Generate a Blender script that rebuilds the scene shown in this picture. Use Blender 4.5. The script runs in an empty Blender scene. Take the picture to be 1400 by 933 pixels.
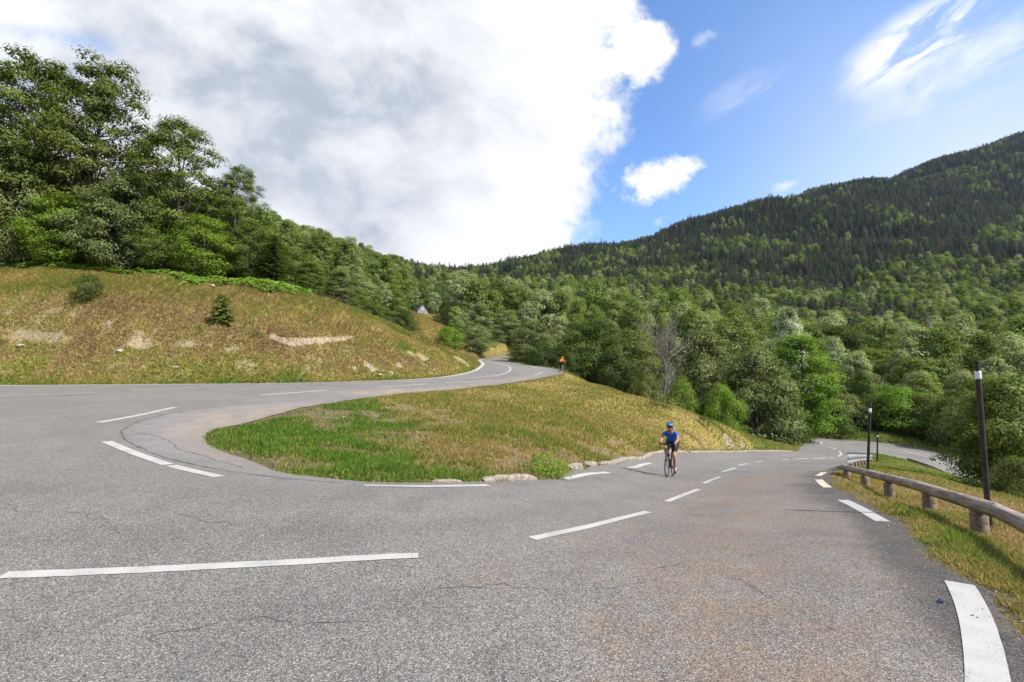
import bpy, bmesh, math, random
import numpy as np
from mathutils import Vector, Matrix
from mathutils.geometry import delaunay_2d_cdt

SC = bpy.context.scene
COL = SC.collection
rng = np.random.default_rng(11)
R = math.radians

# ------------------------------------------------------------------ camera
F, CX, CY, PITCH, EYE = 622.0, 700.0, 466.5, R(3.13), 1.6
cam_d = bpy.data.cameras.new('camera')
cam = bpy.data.objects.new('camera', cam_d)
COL.objects.link(cam)
cam_d.sensor_width = 36.0
cam_d.lens = 16.0
cam_d.clip_start = 0.05
cam_d.clip_end = 12000
cam.location = (0, 0, EYE)
cam.rotation_euler = (math.pi / 2 + PITCH, 0, 0)
SC.camera = cam

# ------------------------------------------------------------------ sun, sky, exposure
SUN_EL, SUN_AZ = R(46), R(120)            # azimuth clockwise from +Y: from the right, a little behind
sun_dir = Vector((math.sin(SUN_AZ) * math.cos(SUN_EL), math.cos(SUN_AZ) * math.cos(SUN_EL), math.sin(SUN_EL)))
sl = bpy.data.lights.new('sun', 'SUN')
sl.energy = 4.7
sl.angle = R(0.8)
sl.color = (1.0, 0.945, 0.86)
sun = bpy.data.objects.new('sun', sl)
COL.objects.link(sun)
sun.rotation_euler = sun_dir.to_track_quat('Z', 'Y').to_euler()
vs = SC.view_settings
vs.view_transform = 'Standard'
vs.look = 'None'
vs.gamma = 1
vs.use_curve_mapping = False
vs.exposure = 0.72
SC.cycles.max_bounces = 6
SC.cycles.transparent_max_bounces = 4
SC.cycles.diffuse_bounces = 3
SC.cycles.glossy_bounces = 2
SC.cycles.transmission_bounces = 3
SC.cycles.use_denoising = True
SC.cycles.caustics_reflective = False
SC.cycles.caustics_refractive = False


class NT:
    """small helper to write node expressions"""
    def __init__(s, tree):
        s.t = tree
        s.n = tree.nodes
        s.l = tree.links

    def new(s, typ, **kw):
        nd = s.n.new(typ)
        for k, v in kw.items():
            setattr(nd, k, v)
        return nd

    def put(s, sock, v):
        if v is None:
            return
        if isinstance(v, bpy.types.NodeSocket):
            s.l.new(v, sock)
        else:
            sock.default_value = v

    def m(s, op, a, b=None, c=None, clamp=False):
        nd = s.new('ShaderNodeMath', operation=op, use_clamp=clamp)
        s.put(nd.inputs[0], a)
        if b is not None: s.put(nd.inputs[1], b)
        if c is not None: s.put(nd.inputs[2], c)
        return nd.outputs[0]

    def ss(s, v, lo, hi, a=0.0, b=1.0):
        nd = s.new('ShaderNodeMapRange', interpolation_type='SMOOTHSTEP')
        s.put(nd.inputs['Value'], v)
        s.put(nd.inputs['From Min'], lo); s.put(nd.inputs['From Max'], hi)
        s.put(nd.inputs['To Min'], a); s.put(nd.inputs['To Max'], b)
        return nd.outputs[0]

    def mix(s, f, a, b, blend='MIX'):
        nd = s.new('ShaderNodeMix', data_type='RGBA', blend_type=blend)
        s.put(nd.inputs[0], f); s.put(nd.inputs[6], a); s.put(nd.inputs[7], b)
        return nd.outputs[2]

    def noise(s, vec, scale, detail=4.0, rough=0.55, dist=0.0):
        nd = s.new('ShaderNodeTexNoise')
        s.put(nd.inputs['Vector'], vec); s.put(nd.inputs['Scale'], scale)
        s.put(nd.inputs['Detail'], detail); s.put(nd.inputs['Roughness'], rough); s.put(nd.inputs['Distortion'], dist)
        return nd.outputs['Fac']

    def vor(s, vec, scale, out='Distance', feature='F1', rand=1.0):
        nd = s.new('ShaderNodeTexVoronoi', feature=feature)
        s.put(nd.inputs['Vector'], vec); s.put(nd.inputs['Scale'], scale)
        s.put(nd.inputs['Randomness'], rand)
        return nd.outputs[out]

    def ramp(s, v, stops):
        nd = s.new('ShaderNodeValToRGB')
        s.put(nd.inputs[0], v)
        el = nd.color_ramp.elements
        while len(el) < len(stops): el.new(0.5)
        for e, (p, c) in zip(el, stops):
            e.position = p
            e.color = (*c, 1) if len(c) == 3 else c
        return nd.outputs[0]

    def comb(s, x, y, z):
        nd = s.new('ShaderNodeCombineXYZ')
        s.put(nd.inputs[0], x); s.put(nd.inputs[1], y); s.put(nd.inputs[2], z)
        return nd.outputs[0]

    def attr(s, name, out='Fac', typ='GEOMETRY'):
        nd = s.new('ShaderNodeAttribute', attribute_name=name, attribute_type=typ)
        return nd.outputs[out]

    def bump(s, h, strength=0.5, dist=0.02):
        nd = s.new('ShaderNodeBump')
        s.put(nd.inputs['Strength'], strength); s.put(nd.inputs['Distance'], dist); s.put(nd.inputs['Height'], h)
        return nd.outputs[0]


def c3(r, g, b):
    return (r, g, b, 1.0)


def srgb(r, g, b):
    f = lambda v: ((v / 255 + 0.055) / 1.055) ** 2.4 if v > 10 else v / 255 / 12.92
    return (f(r), f(g), f(b), 1.0)


world = bpy.data.worlds.new('World')
SC.world = world
world.use_nodes = True
wt = NT(world.node_tree)
wt.n.clear()
w_out = wt.new('ShaderNodeOutputWorld')
w_bg = wt.new('ShaderNodeBackground')
w_bg.inputs['Strength'].default_value = 0.145
wt.l.new(w_bg.outputs[0], w_out.inputs[0])
sky = wt.new('ShaderNodeTexSky', sky_type='NISHITA')
sky.sun_disc = False
sky.sun_elevation = SUN_EL
sky.sun_rotation = SUN_AZ
sky.altitude = 900
sky.air_density = 1.0
sky.dust_density = 0.4
sky.ozone_density = 1.6
tc = wt.new('ShaderNodeTexCoord')
sep = wt.new('ShaderNodeSeparateXYZ')
wt.l.new(tc.outputs['Generated'], sep.inputs[0])
dx, dy, dz = sep.outputs
# gnomonic coordinates of a direction (u right, v up per unit forward), mirrored behind
ya = wt.m('MAXIMUM', wt.m('ABSOLUTE', dy), 0.12)
U = wt.m('DIVIDE', dx, ya)
V = wt.m('DIVIDE', dz, ya)
UV = wt.comb(U, V, wt.m('MULTIPLY', wt.m('SIGN', dy), 3.0))
nb = wt.noise(UV, 3.2, 9, 0.58, 0.25)            # billows
nf = wt.noise(wt.comb(wt.m('ADD', U, 7.3), V, 1.0), 9.0, 8, 0.6, 0.15)
nbc = wt.m('SUBTRACT', nb, 0.5)
nfc = wt.m('SUBTRACT', nf, 0.5)
nff = wt.m('SUBTRACT', wt.noise(wt.comb(wt.m('ADD', U, 3.1), V, 4.0), 26.0, 7, 0.62, 0.1), 0.5)
wob = wt.m('ADD', wt.m('ADD', wt.m('MULTIPLY', nbc, 0.36), wt.m('MULTIPLY', nfc, 0.20)), wt.m('MULTIPLY', nff, 0.11))
# the great cloud bank: everything left of a leaning edge
edge = wt.m('ADD', 0.11, wt.m('MULTIPLY', V, 0.19))
d_main = wt.m('ADD', wt.m('SUBTRACT', edge, U), wob)
m_main = wt.ss(d_main, -0.035, 0.085)


def blob(u0, v0, ru, rv, rot=0.0, k=1.0, wob_s=1.0):
    du = wt.m('SUBTRACT', U, u0)
    dv = wt.m('SUBTRACT', V, v0)
    cr, sr = math.cos(rot), math.sin(rot)
    a = wt.m('DIVIDE', wt.m('ADD', wt.m('MULTIPLY', du, cr), wt.m('MULTIPLY', dv, sr)), ru)
    b = wt.m('DIVIDE', wt.m('SUBTRACT', wt.m('MULTIPLY', dv, cr), wt.m('MULTIPLY', du, sr)), rv)
    r2 = wt.m('SQRT', wt.m('ADD', wt.m('MULTIPLY', a, a), wt.m('MULTIPLY', b, b)))
    return wt.m('ADD', wt.m('SUBTRACT', 1.0, r2), wt.m('MULTIPLY', wob, wob_s / max(ru, rv) * 0.55))


fwd = wt.ss(dy, 0.0, 0.1)
m_puff = wt.ss(blob(0.328, 0.418, 0.125, 0.080, 0.35, 1, 1.25), 0.05, 0.42)
m_puff2 = wt.ss(blob(0.335, 0.325, 0.05, 0.03, 0.3), 0.1, 0.8, 0, 0.85)
m_puff3 = wt.ss(blob(0.30, 0.72, 0.095, 0.075, 0.3), 0.0, 0.5)
m_puff4 = wt.ss(blob(0.62, 0.405, 0.06, 0.018, 0.35), 0.1, 1.0, 0, 0.55)
m_puff5 = wt.ss(blob(0.43, 0.74, 0.04, 0.02, 0.3), 0.1, 1.0, 0, 0.35)
# streaky high cloud at the upper right, stretched along one direction
cs, sn = math.cos(R(33)), math.sin(R(33))
SA = wt.m('ADD', wt.m('MULTIPLY', U, cs), wt.m('MULTIPLY', V, sn))
SB = wt.m('SUBTRACT', wt.m('MULTIPLY', V, cs), wt.m('MULTIPLY', U, sn))
ns = wt.noise(wt.comb(wt.m('MULTIPLY', SA, 2.2), wt.m('MULTIPLY', SB, 9.0), 0.7), 1.5, 9, 0.62, 0.6)
st_env = wt.ss(blob(0.935, 0.75, 0.30, 0.085, R(33), 1, 0.5), 0.0, 0.7)
st_wide = wt.ss(blob(1.03, 0.68, 0.36, 0.13, R(28), 1, 0.5), 0.0, 0.9)
m_streak = wt.m('MULTIPLY', st_env, wt.ss(ns, 0.36, 0.58))
m_wisp = wt.m('MULTIPLY', st_wide, wt.ss(ns, 0.38, 0.72, 0, 0.7))
m_wisp2 = wt.m('MULTIPLY', wt.ss(blob(0.52, 0.62, 0.16, 0.05, R(30), 1, 0.5), 0.0, 0.9), wt.ss(ns, 0.42, 0.7, 0, 0.4))
# thin veil low at the right
veil = wt.m('MULTIPLY', wt.ss(U, 0.28, 1.15), wt.ss(V, 1.05, 0.25, 0.0, 0.68))
mask = m_main
for mm in (m_puff, m_puff2, m_puff3, m_puff4, m_puff5, m_streak, m_wisp, m_wisp2, veil):
    mask = wt.m('SUBTRACT', wt.m('ADD', mask, mm), wt.m('MULTIPLY', mask, mm))
gap = wt.m('MULTIPLY', wt.ss(blob(-1.0, 0.74, 0.30, 0.045, -0.15), 0.0, 1.0, 0, 0.6), wt.ss(nb, 0.4, 0.6))
mask_f = wt.m('MULTIPLY', mask, wt.m('SUBTRACT', 1.0, gap))
mask_b = wt.ss(nb, 0.48, 0.62)
mask_all = wt.m('ADD', wt.m('MULTIPLY', mask_f, fwd), wt.m('MULTIPLY', mask_b, wt.m('SUBTRACT', 1.0, fwd)))
# shading of the bank: grey-blue undersides left of the sunlit edge
n2 = wt.noise(wt.comb(wt.m('ADD', U, wt.m('MULTIPLY', V, 0.4)), wt.m('MULTIPLY', V, 1.3), 2.0), 2.0, 8, 0.56, 0.2)
n3 = wt.noise(wt.comb(wt.m('ADD', U, wt.m('MULTIPLY', V, 0.35)), wt.m('MULTIPLY', V, 1.25), 9.0), 4.6, 9, 0.60, 0.15)
deep = wt.ss(d_main, 0.04, 0.55)
lowwhite = wt.ss(blob(-0.02, 0.23, 0.34, 0.20, 0.0, 1, 0.35), 0.0, 0.7)
topwhite = wt.ss(blob(-0.02, 0.78, 0.30, 0.16, 0.0, 1, 0.35), 0.0, 0.9)
leftwhite = wt.ss(blob(-1.15, 0.78, 0.22, 0.14, -0.4, 1, 0.35), 0.0, 0.8)
gr = wt.m('MULTIPLY', deep, wt.m('ADD', wt.ss(n2, 0.26, 0.72, 0.10, 0.92), wt.m('MULTIPLY', wt.m('SUBTRACT', n3, 0.5), 1.05)))
gr = wt.m('ADD', gr, wt.m('MULTIPLY', wt.ss(n3, .42, .66), wt.ss(d_main, .03, .2, 0, .16)))
gr = wt.m('MULTIPLY', gr, wt.m('SUBTRACT', 1.0, wt.m('MULTIPLY', lowwhite, 0.75)))
gr = wt.m('MULTIPLY', gr, wt.m('SUBTRACT', 1.0, wt.m('MULTIPLY', topwhite, 0.55)))
gr = wt.m('MULTIPLY', gr, wt.m('SUBTRACT', 1.0, wt.m('MULTIPLY', leftwhite, 0.8)), clamp=True)
gr = wt.m('MULTIPLY', gr, wt.ss(n3, 0.25, 0.75, 0.62, 1.0))
KC = 4.7
cw = tuple(v * KC for v in (1.0, 1.0, 1.0)) + (1,)
cg = tuple(v * KC for v in (0.43, 0.485, 0.575)) + (1,)
ccol = wt.mix(gr, cw, cg)
sky_b = wt.mix(1.0, sky.outputs[0], c3(0.80, 0.98, 1.18), 'MULTIPLY')
wt.l.new(wt.mix(mask_all, sky_b, ccol), w_bg.inputs['Color'])


# ------------------------------------------------------------------ numeric helpers
def ray(px, py):
    px = np.asarray(px, float); py = np.asarray(py, float)
    a = (px - CX) / F
    b = -(py - CY) / F
    y = math.cos(PITCH) - math.sin(PITCH) * b
    z = math.sin(PITCH) + math.cos(PITCH) * b
    return a / y, z / y


def P(px, py, Y):
    ax, az = ray(px, py)
    return (float(ax * Y), float(Y), float(EYE + az * Y))


def hash2(ix, iy, seed):
    h = (ix.astype(np.int64) * 374761393 + iy.astype(np.int64) * 668265263 + seed * 974711) & 0x7fffffff
    h = ((h ^ (h >> 13)) * 1274126177) & 0x7fffffff
    return ((h ^ (h >> 16)) & 0xffff) / 65535.0


def vnoise(x, y, seed=0):
    ix = np.floor(x); iy = np.floor(y)
    fx = x - ix; fy = y - iy
    fx = fx * fx * (3 - 2 * fx); fy = fy * fy * (3 - 2 * fy)
    a = hash2(ix, iy, seed); b = hash2(ix + 1, iy, seed)
    c = hash2(ix, iy + 1, seed); d = hash2(ix + 1, iy + 1, seed)
    return (a * (1 - fx) + b * fx) * (1 - fy) + (c * (1 - fx) + d * fx) * fy - 0.5


def fbm(x, y, octv=4, seed=0, gain=0.5):
    t = 0; amp = 1.0
    for k in range(octv):
        t = t + amp * vnoise(x * 2 ** k + 17.3 * k, y * 2 ** k - 9.1 * k, seed + k)
        amp *= gain
    return t


def sstep(x, a, b):
    t = np.clip((x - a) / (b - a), 0, 1)
    return t * t * (3 - 2 * t)


class TPS:
    def __init__(s, xy, z, lam=0.0, scale=10.0):
        s.c = np.asarray(xy, float) / scale
        s.sc = scale
        n = len(z)
        A = np.zeros((n + 3, n + 3))
        A[:n, :n] = s.k(s.c, s.c) + lam * np.eye(n)
        A[:n, n] = 1; A[:n, n + 1:] = s.c
        A[n, :n] = 1; A[n + 1:, :n] = s.c.T
        s.w = np.linalg.solve(A, np.concatenate([z, [0, 0, 0]]))

    @staticmethod
    def k(a, b):
        d2 = ((a[:, None, :] - b[None, :, :]) ** 2).sum(-1)
        return 0.5 * d2 * np.log(d2 + 1e-9)

    def __call__(s, x, y):
        x = np.asarray(x, float); y = np.asarray(y, float)
        q = np.stack([x.ravel(), y.ravel()], 1) / s.sc
        out = np.empty(len(q))
        for i in range(0, len(q), 20000):
            b = q[i:i + 20000]
            out[i:i + 20000] = s.k(b, s.c) @ s.w[:-3] + s.w[-3] + b @ s.w[-2:]
        return out.reshape(x.shape)


def seg_dist(px, py, poly, closed=True):
    """distance of points to a polyline and (for a closed one) which lie inside"""
    px = np.asarray(px, float).ravel(); py = np.asarray(py, float).ravel()
    poly = np.asarray(poly, float)
    a = poly; b = np.roll(poly, -1, 0)
    if not closed:
        a, b = poly[:-1], poly[1:]
    d2 = np.full(len(px), 1e18)
    inside = np.zeros(len(px), bool)
    for (ax, ay), (bx, by) in zip(a, b):
        ex, ey = bx - ax, by - ay
        t = np.clip(((px - ax) * ex + (py - ay) * ey) / (ex * ex + ey * ey + 1e-12), 0, 1)
        d2 = np.minimum(d2, (px - ax - t * ex) ** 2 + (py - ay - t * ey) ** 2)
        if closed:
            c = (ay > py) != (by > py)
            with np.errstate(divide='ignore', invalid='ignore'):
                xi = ax + (py - ay) * ex / (ey if ey != 0 else 1e-12)
            inside ^= c & (px < xi)
    return np.sqrt(d2), inside


def resample(pts, step):
    pts = np.asarray(pts, float)
    d = np.r_[0, np.cumsum(np.linalg.norm(np.diff(pts, axis=0), axis=1))]
    n = max(2, int(round(d[-1] / step)) + 1)
    t = np.linspace(0, d[-1], n)
    return np.stack([np.interp(t, d, pts[:, k]) for k in range(pts.shape[1])], 1)


def smooth_line(pts, n=6):
    """centripetal catmull-rom through points"""
    pts = np.asarray(pts, float)
    p = np.vstack([2 * pts[0] - pts[1], pts, 2 * pts[-1] - pts[-2]])
    out = []
    for i in range(1, len(p) - 2):
        p0, p1, p2, p3 = p[i - 1], p[i], p[i + 1], p[i + 2]
        t0 = 0; t1 = t0 + np.linalg.norm(p1 - p0) ** .5 + 1e-6; t2 = t1 + np.linalg.norm(p2 - p1) ** .5 + 1e-6
        t3 = t2 + np.linalg.norm(p3 - p2) ** .5 + 1e-6
        for t in np.linspace(t1, t2, n, endpoint=False):
            A1 = (t1 - t) / (t1 - t0) * p0 + (t - t0) / (t1 - t0) * p1
            A2 = (t2 - t) / (t2 - t1) * p1 + (t - t1) / (t2 - t1) * p2
            A3 = (t3 - t) / (t3 - t2) * p2 + (t - t2) / (t3 - t2) * p3
            B1 = (t2 - t) / (t2 - t0) * A1 + (t - t0) / (t2 - t0) * A2
            B2 = (t3 - t) / (t3 - t1) * A2 + (t - t1) / (t3 - t1) * A3
            out.append((t2 - t) / (t2 - t1) * B1 + (t - t1) / (t2 - t1) * B2)
    out.append(pts[-1])
    return np.array(out)


def mesh_np(name, verts, faces, mats=(), smooth=False, mat_idx=None):
    """mesh from numpy arrays; faces (n,k) array or list of lists"""
    me = bpy.data.meshes.new(name)
    verts = np.asarray(verts, np.float32)
    if isinstance(faces, np.ndarray):
        n, k = faces.shape
        me.vertices.add(len(verts)); me.loops.add(n * k); me.polygons.add(n)
        me.vertices.foreach_set('co', verts.ravel())
        me.loops.foreach_set('vertex_index', faces.astype(np.int32).ravel())
        me.polygons.foreach_set('loop_start', np.arange(0, n * k, k, dtype=np.int32))
        me.polygons.foreach_set('loop_total', np.full(n, k, np.int32))
    else:
        me.from_pydata([tuple(map(float, v)) for v in verts], [], [tuple(map(int, f)) for f in faces])
    for m in mats:
        me.materials.append(m)
    if mat_idx is not None:
        me.polygons.foreach_set('material_index', np.asarray(mat_idx, np.int32))
    me.polygons.foreach_set('use_smooth', np.full(len(me.polygons), smooth, bool))
    me.update(calc_edges=True)
    return me


def link(name, me, parent=None, loc=None):
    o = bpy.data.objects.new(name, me)
    COL.objects.link(o)
    if parent is not None: o.parent = parent
    if loc is not None: o.location = loc
    return o


def tag(o, label=None, cat=None, group=None, kind=None):
    if label: o['label'] = label
    if cat: o['category'] = cat
    if group: o['group'] = group
    if kind: o['kind'] = kind
    return o


def empty(name, loc=(0, 0, 0), rz=0.0):
    o = bpy.data.objects.new(name, None)
    o.empty_display_size = 0.2
    COL.objects.link(o)
    o.location = loc
    o.rotation_euler = (0, 0, rz)
    return o


def material(name, base=None, rough=0.8, metal=0.0, spec=0.3):
    m = bpy.data.materials.new(name)
    m.use_nodes = True
    b = m.node_tree.nodes['Principled BSDF']
    if base is not None: b.inputs['Base Color'].default_value = base
    b.inputs['Roughness'].default_value = rough
    b.inputs['Metallic'].default_value = metal
    b.inputs['Specular IOR Level'].default_value = spec
    return m, NT(m.node_tree), b


def worn(name, a, b, scale, rough=0.75, metal=0.0, bump=0.3, stretch=(1, 1, 1), spec=0.3, dist=0.01):
    """a two-tone weathered surface"""
    m, t, bs = material(name, None, rough, metal, spec)
    co = t.new('ShaderNodeTexCoord').outputs['Object']
    mp = t.new('ShaderNodeMapping')
    t.l.new(co, mp.inputs[0]); mp.inputs['Scale'].default_value = stretch
    n = t.noise(mp.outputs[0], scale, 6, 0.6, 0.3)
    t.l.new(t.mix(t.ss(n, 0.35, 0.65), a, b), bs.inputs['Base Color'])
    t.l.new(t.bump(n, bump, dist), bs.inputs['Normal'])
    return m
# ------------------------------------------------------------------ the road surface: heights from surveyed points
road_px = [(3,787,3.5),(290,775,3.75),(572,760,3.95),(728,737,4.6),(886,700,7),(912,686,8.1),(955,669,10.6),(962,661,11.6),
 (983,652,14.4),(988,645,16),(1005,640,18.7),(1010,636.5,20),(1025,634,23),(1030,632,24.5),(1048,630,27),(1068,628.5,30),
 (1110,627,33.5),(1145,624.5,37),
 (300,652,6.6),(232,636,7.3),(146,604,8.9),(135,578,11),(240,557,14.2),(355,540,19.4),(447,534,22),(498,664,6.5),(668,664,7.5),
 (770,655,10),(832,646,12.8),(858,637,16.5),(890,630,19),
 (0,542,20.5),(130,537,22),(180,533,23.7),(298,529,26)]
inner_px = [(1340,642,41),(1310,628,44.5),(1270,616,49),(1217,607,53),(1150,601,56),(1105,599.5,55),(1093,601,51),(1098,606,46),
 (1091,616,39),(1050,617.3,35),(1018,618,32),(970,618.3,26.5),(930,619,22),(895,620.5,19.8),(850,627.5,16.8),(815,637,13.4),(780,643,11.3),(735,655,8.9),(650,658,7.9),(560,661,7.3),(500,660,7.2),(450,655,7.25),
 (400,648,7.4),(362,637,7.9),(330,627,8.4),(300,615,9.1),(284,604,9.9),(282,594,10.6),(300,586,11.3),(340,577,12.4),(380,566,14),(420,556,16.5),(475,548,19.5),(530,541,22.5),(585,535.5,25.8),
 (640,531,29),(700,523,34.5),(745,516,41),(768,511,46),(770,508,49),(760,505,51.5),(733,500.5,57),(706,496,64),(694,493,70),(698,491,76),(712,489,84),(735,487.5,98)]
inner_w = [(41,20),(43,27)]
outer_px_low = [(1298,652,36),(1240,629,40),(1208,621.8,40.2),(1189,619.5,38),(1172,629,25),(1150,637,18),(1138,645,13.6),(1140,660,10),
 (1168,683,7.6),(1215,708,6.2),(1290,765,4.15),(1345,805,3.5),(1400,855,2.95)]
outer_w_low = [(35,20),(35.6,29)]
outer_w_mid = [(2.6,1.7),(1.6,.5),(0.2,-0.7),(-2,-1.7),(-6,-2.2),(-12,-2.4),(-20,-1),(-28,3),(-33,9),(-35.8,17),(-36.5,25)]
outer_px_up = [(0,527,30),(75,526.5,29.8),(150,526,29.6),(225,525.4,29.4),(300,525,29.4),(375,524.3,29.8),(450,522.8,30.7),(510,521,32),(560,519,33.8),(600,516,36.4),
 (630,511,40),(645,507,43.6),(652,503,47.5),(657,498.5,54),(655,495,61),(653,492.5,68),(662,490.5,76),(680,488.6,85),(705,487,96),(735,486,106)]
road_ctrl = [P(*q) for q in road_px + inner_px + outer_px_low + outer_px_up]
road_ctrl += [(41,20,-8.7),(43,27,-8.1),(35,20,-8.6),(35.6,29,-8.0),(2.6,1.7,-.02),(0.2,-.7,.03),(-6,-2.2,.05),(-20,-1,.1),(-33,9,.2),(-35.8,17,.25),
              (-12,4,.02),(-22,9,.1),(-27,14,.15),(-28,20,.2),(0.2,1.2,0.0),(-3,.5,0)]
rc = np.array(road_ctrl)
z_road = TPS(rc[:, :2], rc[:, 2], lam=0.004)


def hit(px, py, fn, Y0, span=0.35, n=1600, hi=None):
    """first point along a pixel's ray below the surface fn, looking near depth Y0"""
    ax, az = ray(px, py)
    Y = np.linspace(Y0 * (1 - span), hi or Y0 * (1 + span), n)
    g = fn(ax * Y, Y)
    zr = EYE + az * Y
    below = np.nonzero(zr <= g)[0]
    if len(below) == 0:
        k = int(np.argmin(np.abs(zr - g)))
    else:
        k = int(below[0])
    return np.array([float(ax * Y[k]), float(Y[k])])


def on_road(lst):
    return [hit(px, py, z_road, Y) for px, py, Y in lst]


inner = np.array(inner_w + [P(*q)[:2] for q in inner_px])
outer = np.array(outer_w_low + [P(*q)[:2] for q in outer_px_low] + outer_w_mid + [P(*q)[:2] for q in outer_px_up])
inner_s = resample(smooth_line(inner, 6), 0.45)
outer_s = resample(smooth_line(outer, 6), 0.45)
jit = lambda p, s, a: p + np.stack([fbm(p[:, 0] * s, p[:, 1] * s, 3, 5) * a, fbm(p[:, 0] * s + 50, p[:, 1] * s, 3, 8) * a], 1)
inner_s = jit(jit(inner_s, 1.3, 0.14), 5.0, .10)
near_o = sstep(-np.hypot(outer_s[:, 0] - 5, outer_s[:, 1] - 6), -16, -8)[:, None]
outer_s = outer_s * (1 - near_o) + jit(outer_s, 1.6, 0.16) * near_o
road_poly = np.vstack([outer_s, inner_s[::-1]])
# roughness of the road grows away from the traffic; patch of older, dirt-covered asphalt inside the bend
patch_px = [(455,549,20.5),(400,549,17.6),(330,553,15),(250,563,12.3),(200,575,10.9),(176,590,9.7),(185,607,8.6),(225,625,7.7),(290,640,7.1),(360,650,6.95),(470,660,6.9)]
patch_edge = np.array(on_road(patch_px))
patch_poly = np.vstack([smooth_line(patch_edge, 5), [P(500,658,7.4)[:2], P(420,640,9)[:2], P(450,590,12)[:2], P(520,548,21)[:2]]])
upper_lane = np.array([P(*q)[:2] for q in [(455,549,20.5),(447,536,22),(520,530.5,25.5),(600,526,28.5),(680,520.5,35),(735,515,42),(745,517,40),(640,532,28.5),(530,542,22)]])

# ---- terrain control
terr = []
for q in inner_s[::3]: terr.append((q[0], q[1], float(z_road(q[0], q[1]))))
for q in outer_s[::3]: terr.append((q[0], q[1], float(z_road(q[0], q[1]))))
bank_px = [(-60,470,34),(-60,430,36.5),(-60,400,39),(-60,362,45.5),
 (0,490,32.5),(0,440,35.5),(0,402,38.5),(0,375,43),(0,358,47),(75,440,35.4),(75,400,39),(75,363,47),(150,490,32),(150,440,35),(150,398,39),(150,382,43),(150,371,47),
 (225,440,34.8),(225,405,39),(225,378,47),(300,490,31.8),(300,450,34.2),(300,412,38.5),(300,395,42.5),(300,388,46),(375,470,33),(375,430,37),(375,403,43),(375,396,46.5),
 (430,490,32.6),(430,460,35),(430,425,40),(430,410,44),(480,500,32.8),(480,470,36),(480,440,41),(480,427,45),(520,500,34.2),(520,470,37),(520,452,41),(520,445,45),
 (560,500,36),(560,480,39),(560,462,44),(600,502,38),(600,488,41),(600,475,45),(630,500,42),(630,490,46),(643,501,45.5),(643,494,49),(650,497.5,51)]
terr += [P(*q) for q in bank_px]
# island mound
mound_px = [(320,598,10.2),(400,600,10.6),(400,620,9),(500,610,11),(500,580,15),(600,600,12.2),(600,560,20),(600,640,9),(700,600,14.5),(700,560,23),(700,640,10.3),(700,530,34),
 (780,600,17.5),(780,560,26),(780,522,43),(770,516,46),(820,560,28),(820,527,44),(850,600,20.5),(850,570,28),(850,538,41),(900,590,25),(900,556,37.5),(960,605,26),(960,585,29.5),(960,572,33.5),
 (1010,604,31.5),(1010,592,35.5),(1060,608,36),(1060,604,39.5),(1085,612,39.5),(880,618,20.5),(930,612,23.4)]
terr += [P(*q) for q in mound_px]
# behind the mound's crest: falls away to the wooded gully
terr += [(6.5,58,-0.6),(8,66,-1.5),(14,52,-4.2),(12,60,-3.5),(18,44,-6.2),(20,52,-7.5),(25,50,-8.6),(22,62,-9),(30,66,-9.6),(10,75,-1),(38,66,-9),(46,66,-8.8),(55,62,-8.5),(16,80,-4),(50,50,-9.3),(55,40,-9.5),(62,52,-9)]
# right verge between the near road and the lower leg
verge_px = [(1400,790,4.2),(1400,735,5.6),(1330,735,5.6),(1337,734,5.6),(1269,702,7.2),(1250,695,7.8),(1215,683,9.0),(1190,674,10.4),(1182,671,10.8),(1158,661,12.6),(1390,690,8.2),(1300,680,9.6),(1230,652,15),(1200,634,25),(1270,655,18),(1340,670,15),(1400,685,13.5),(1215,628,34),(1260,645,28),(1300,665,24)]
terr += [P(*q) for q in verge_px]
terr += [(9,2,-1.0),(14,6,-2.9),(20,10,-5),(27,16,-6.8),(31,24,-7.8),(20,4,-4.6),(12,-6,-2),(30,6,-7.4),(47,22,-9.6),(52,30,-9.8),(60,20,-10.5)]
# behind the top of the bank and beside / behind the camera
terr += [(-50,60,11.5),(-36,60,11.2),(-22,60,9.0),(-14,62,6.0),(-8,64,3.2),(-30,75,13),(-18,80,10),(-8,84,5),(-4,95,4),(-60,40,10),(-50,32,5),(-45,20,1.2),(-45,5,.6),(-40,-6,.2),(-20,-10,0.2),
         (0,-8,.3),(8,-8,-.6),(0,-20,.5),(-30,-25,.6),(20,-20,-2),(40,-10,-8),(60,0,-11),(-60,-10,1),(-60,15,3),(4,112,3),(10,100,2.5),(12,90,0),(-2,120,6)]
ta = np.array(terr)
z_near = TPS(ta[:, :2], ta[:, 2], lam=0.002)

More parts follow.
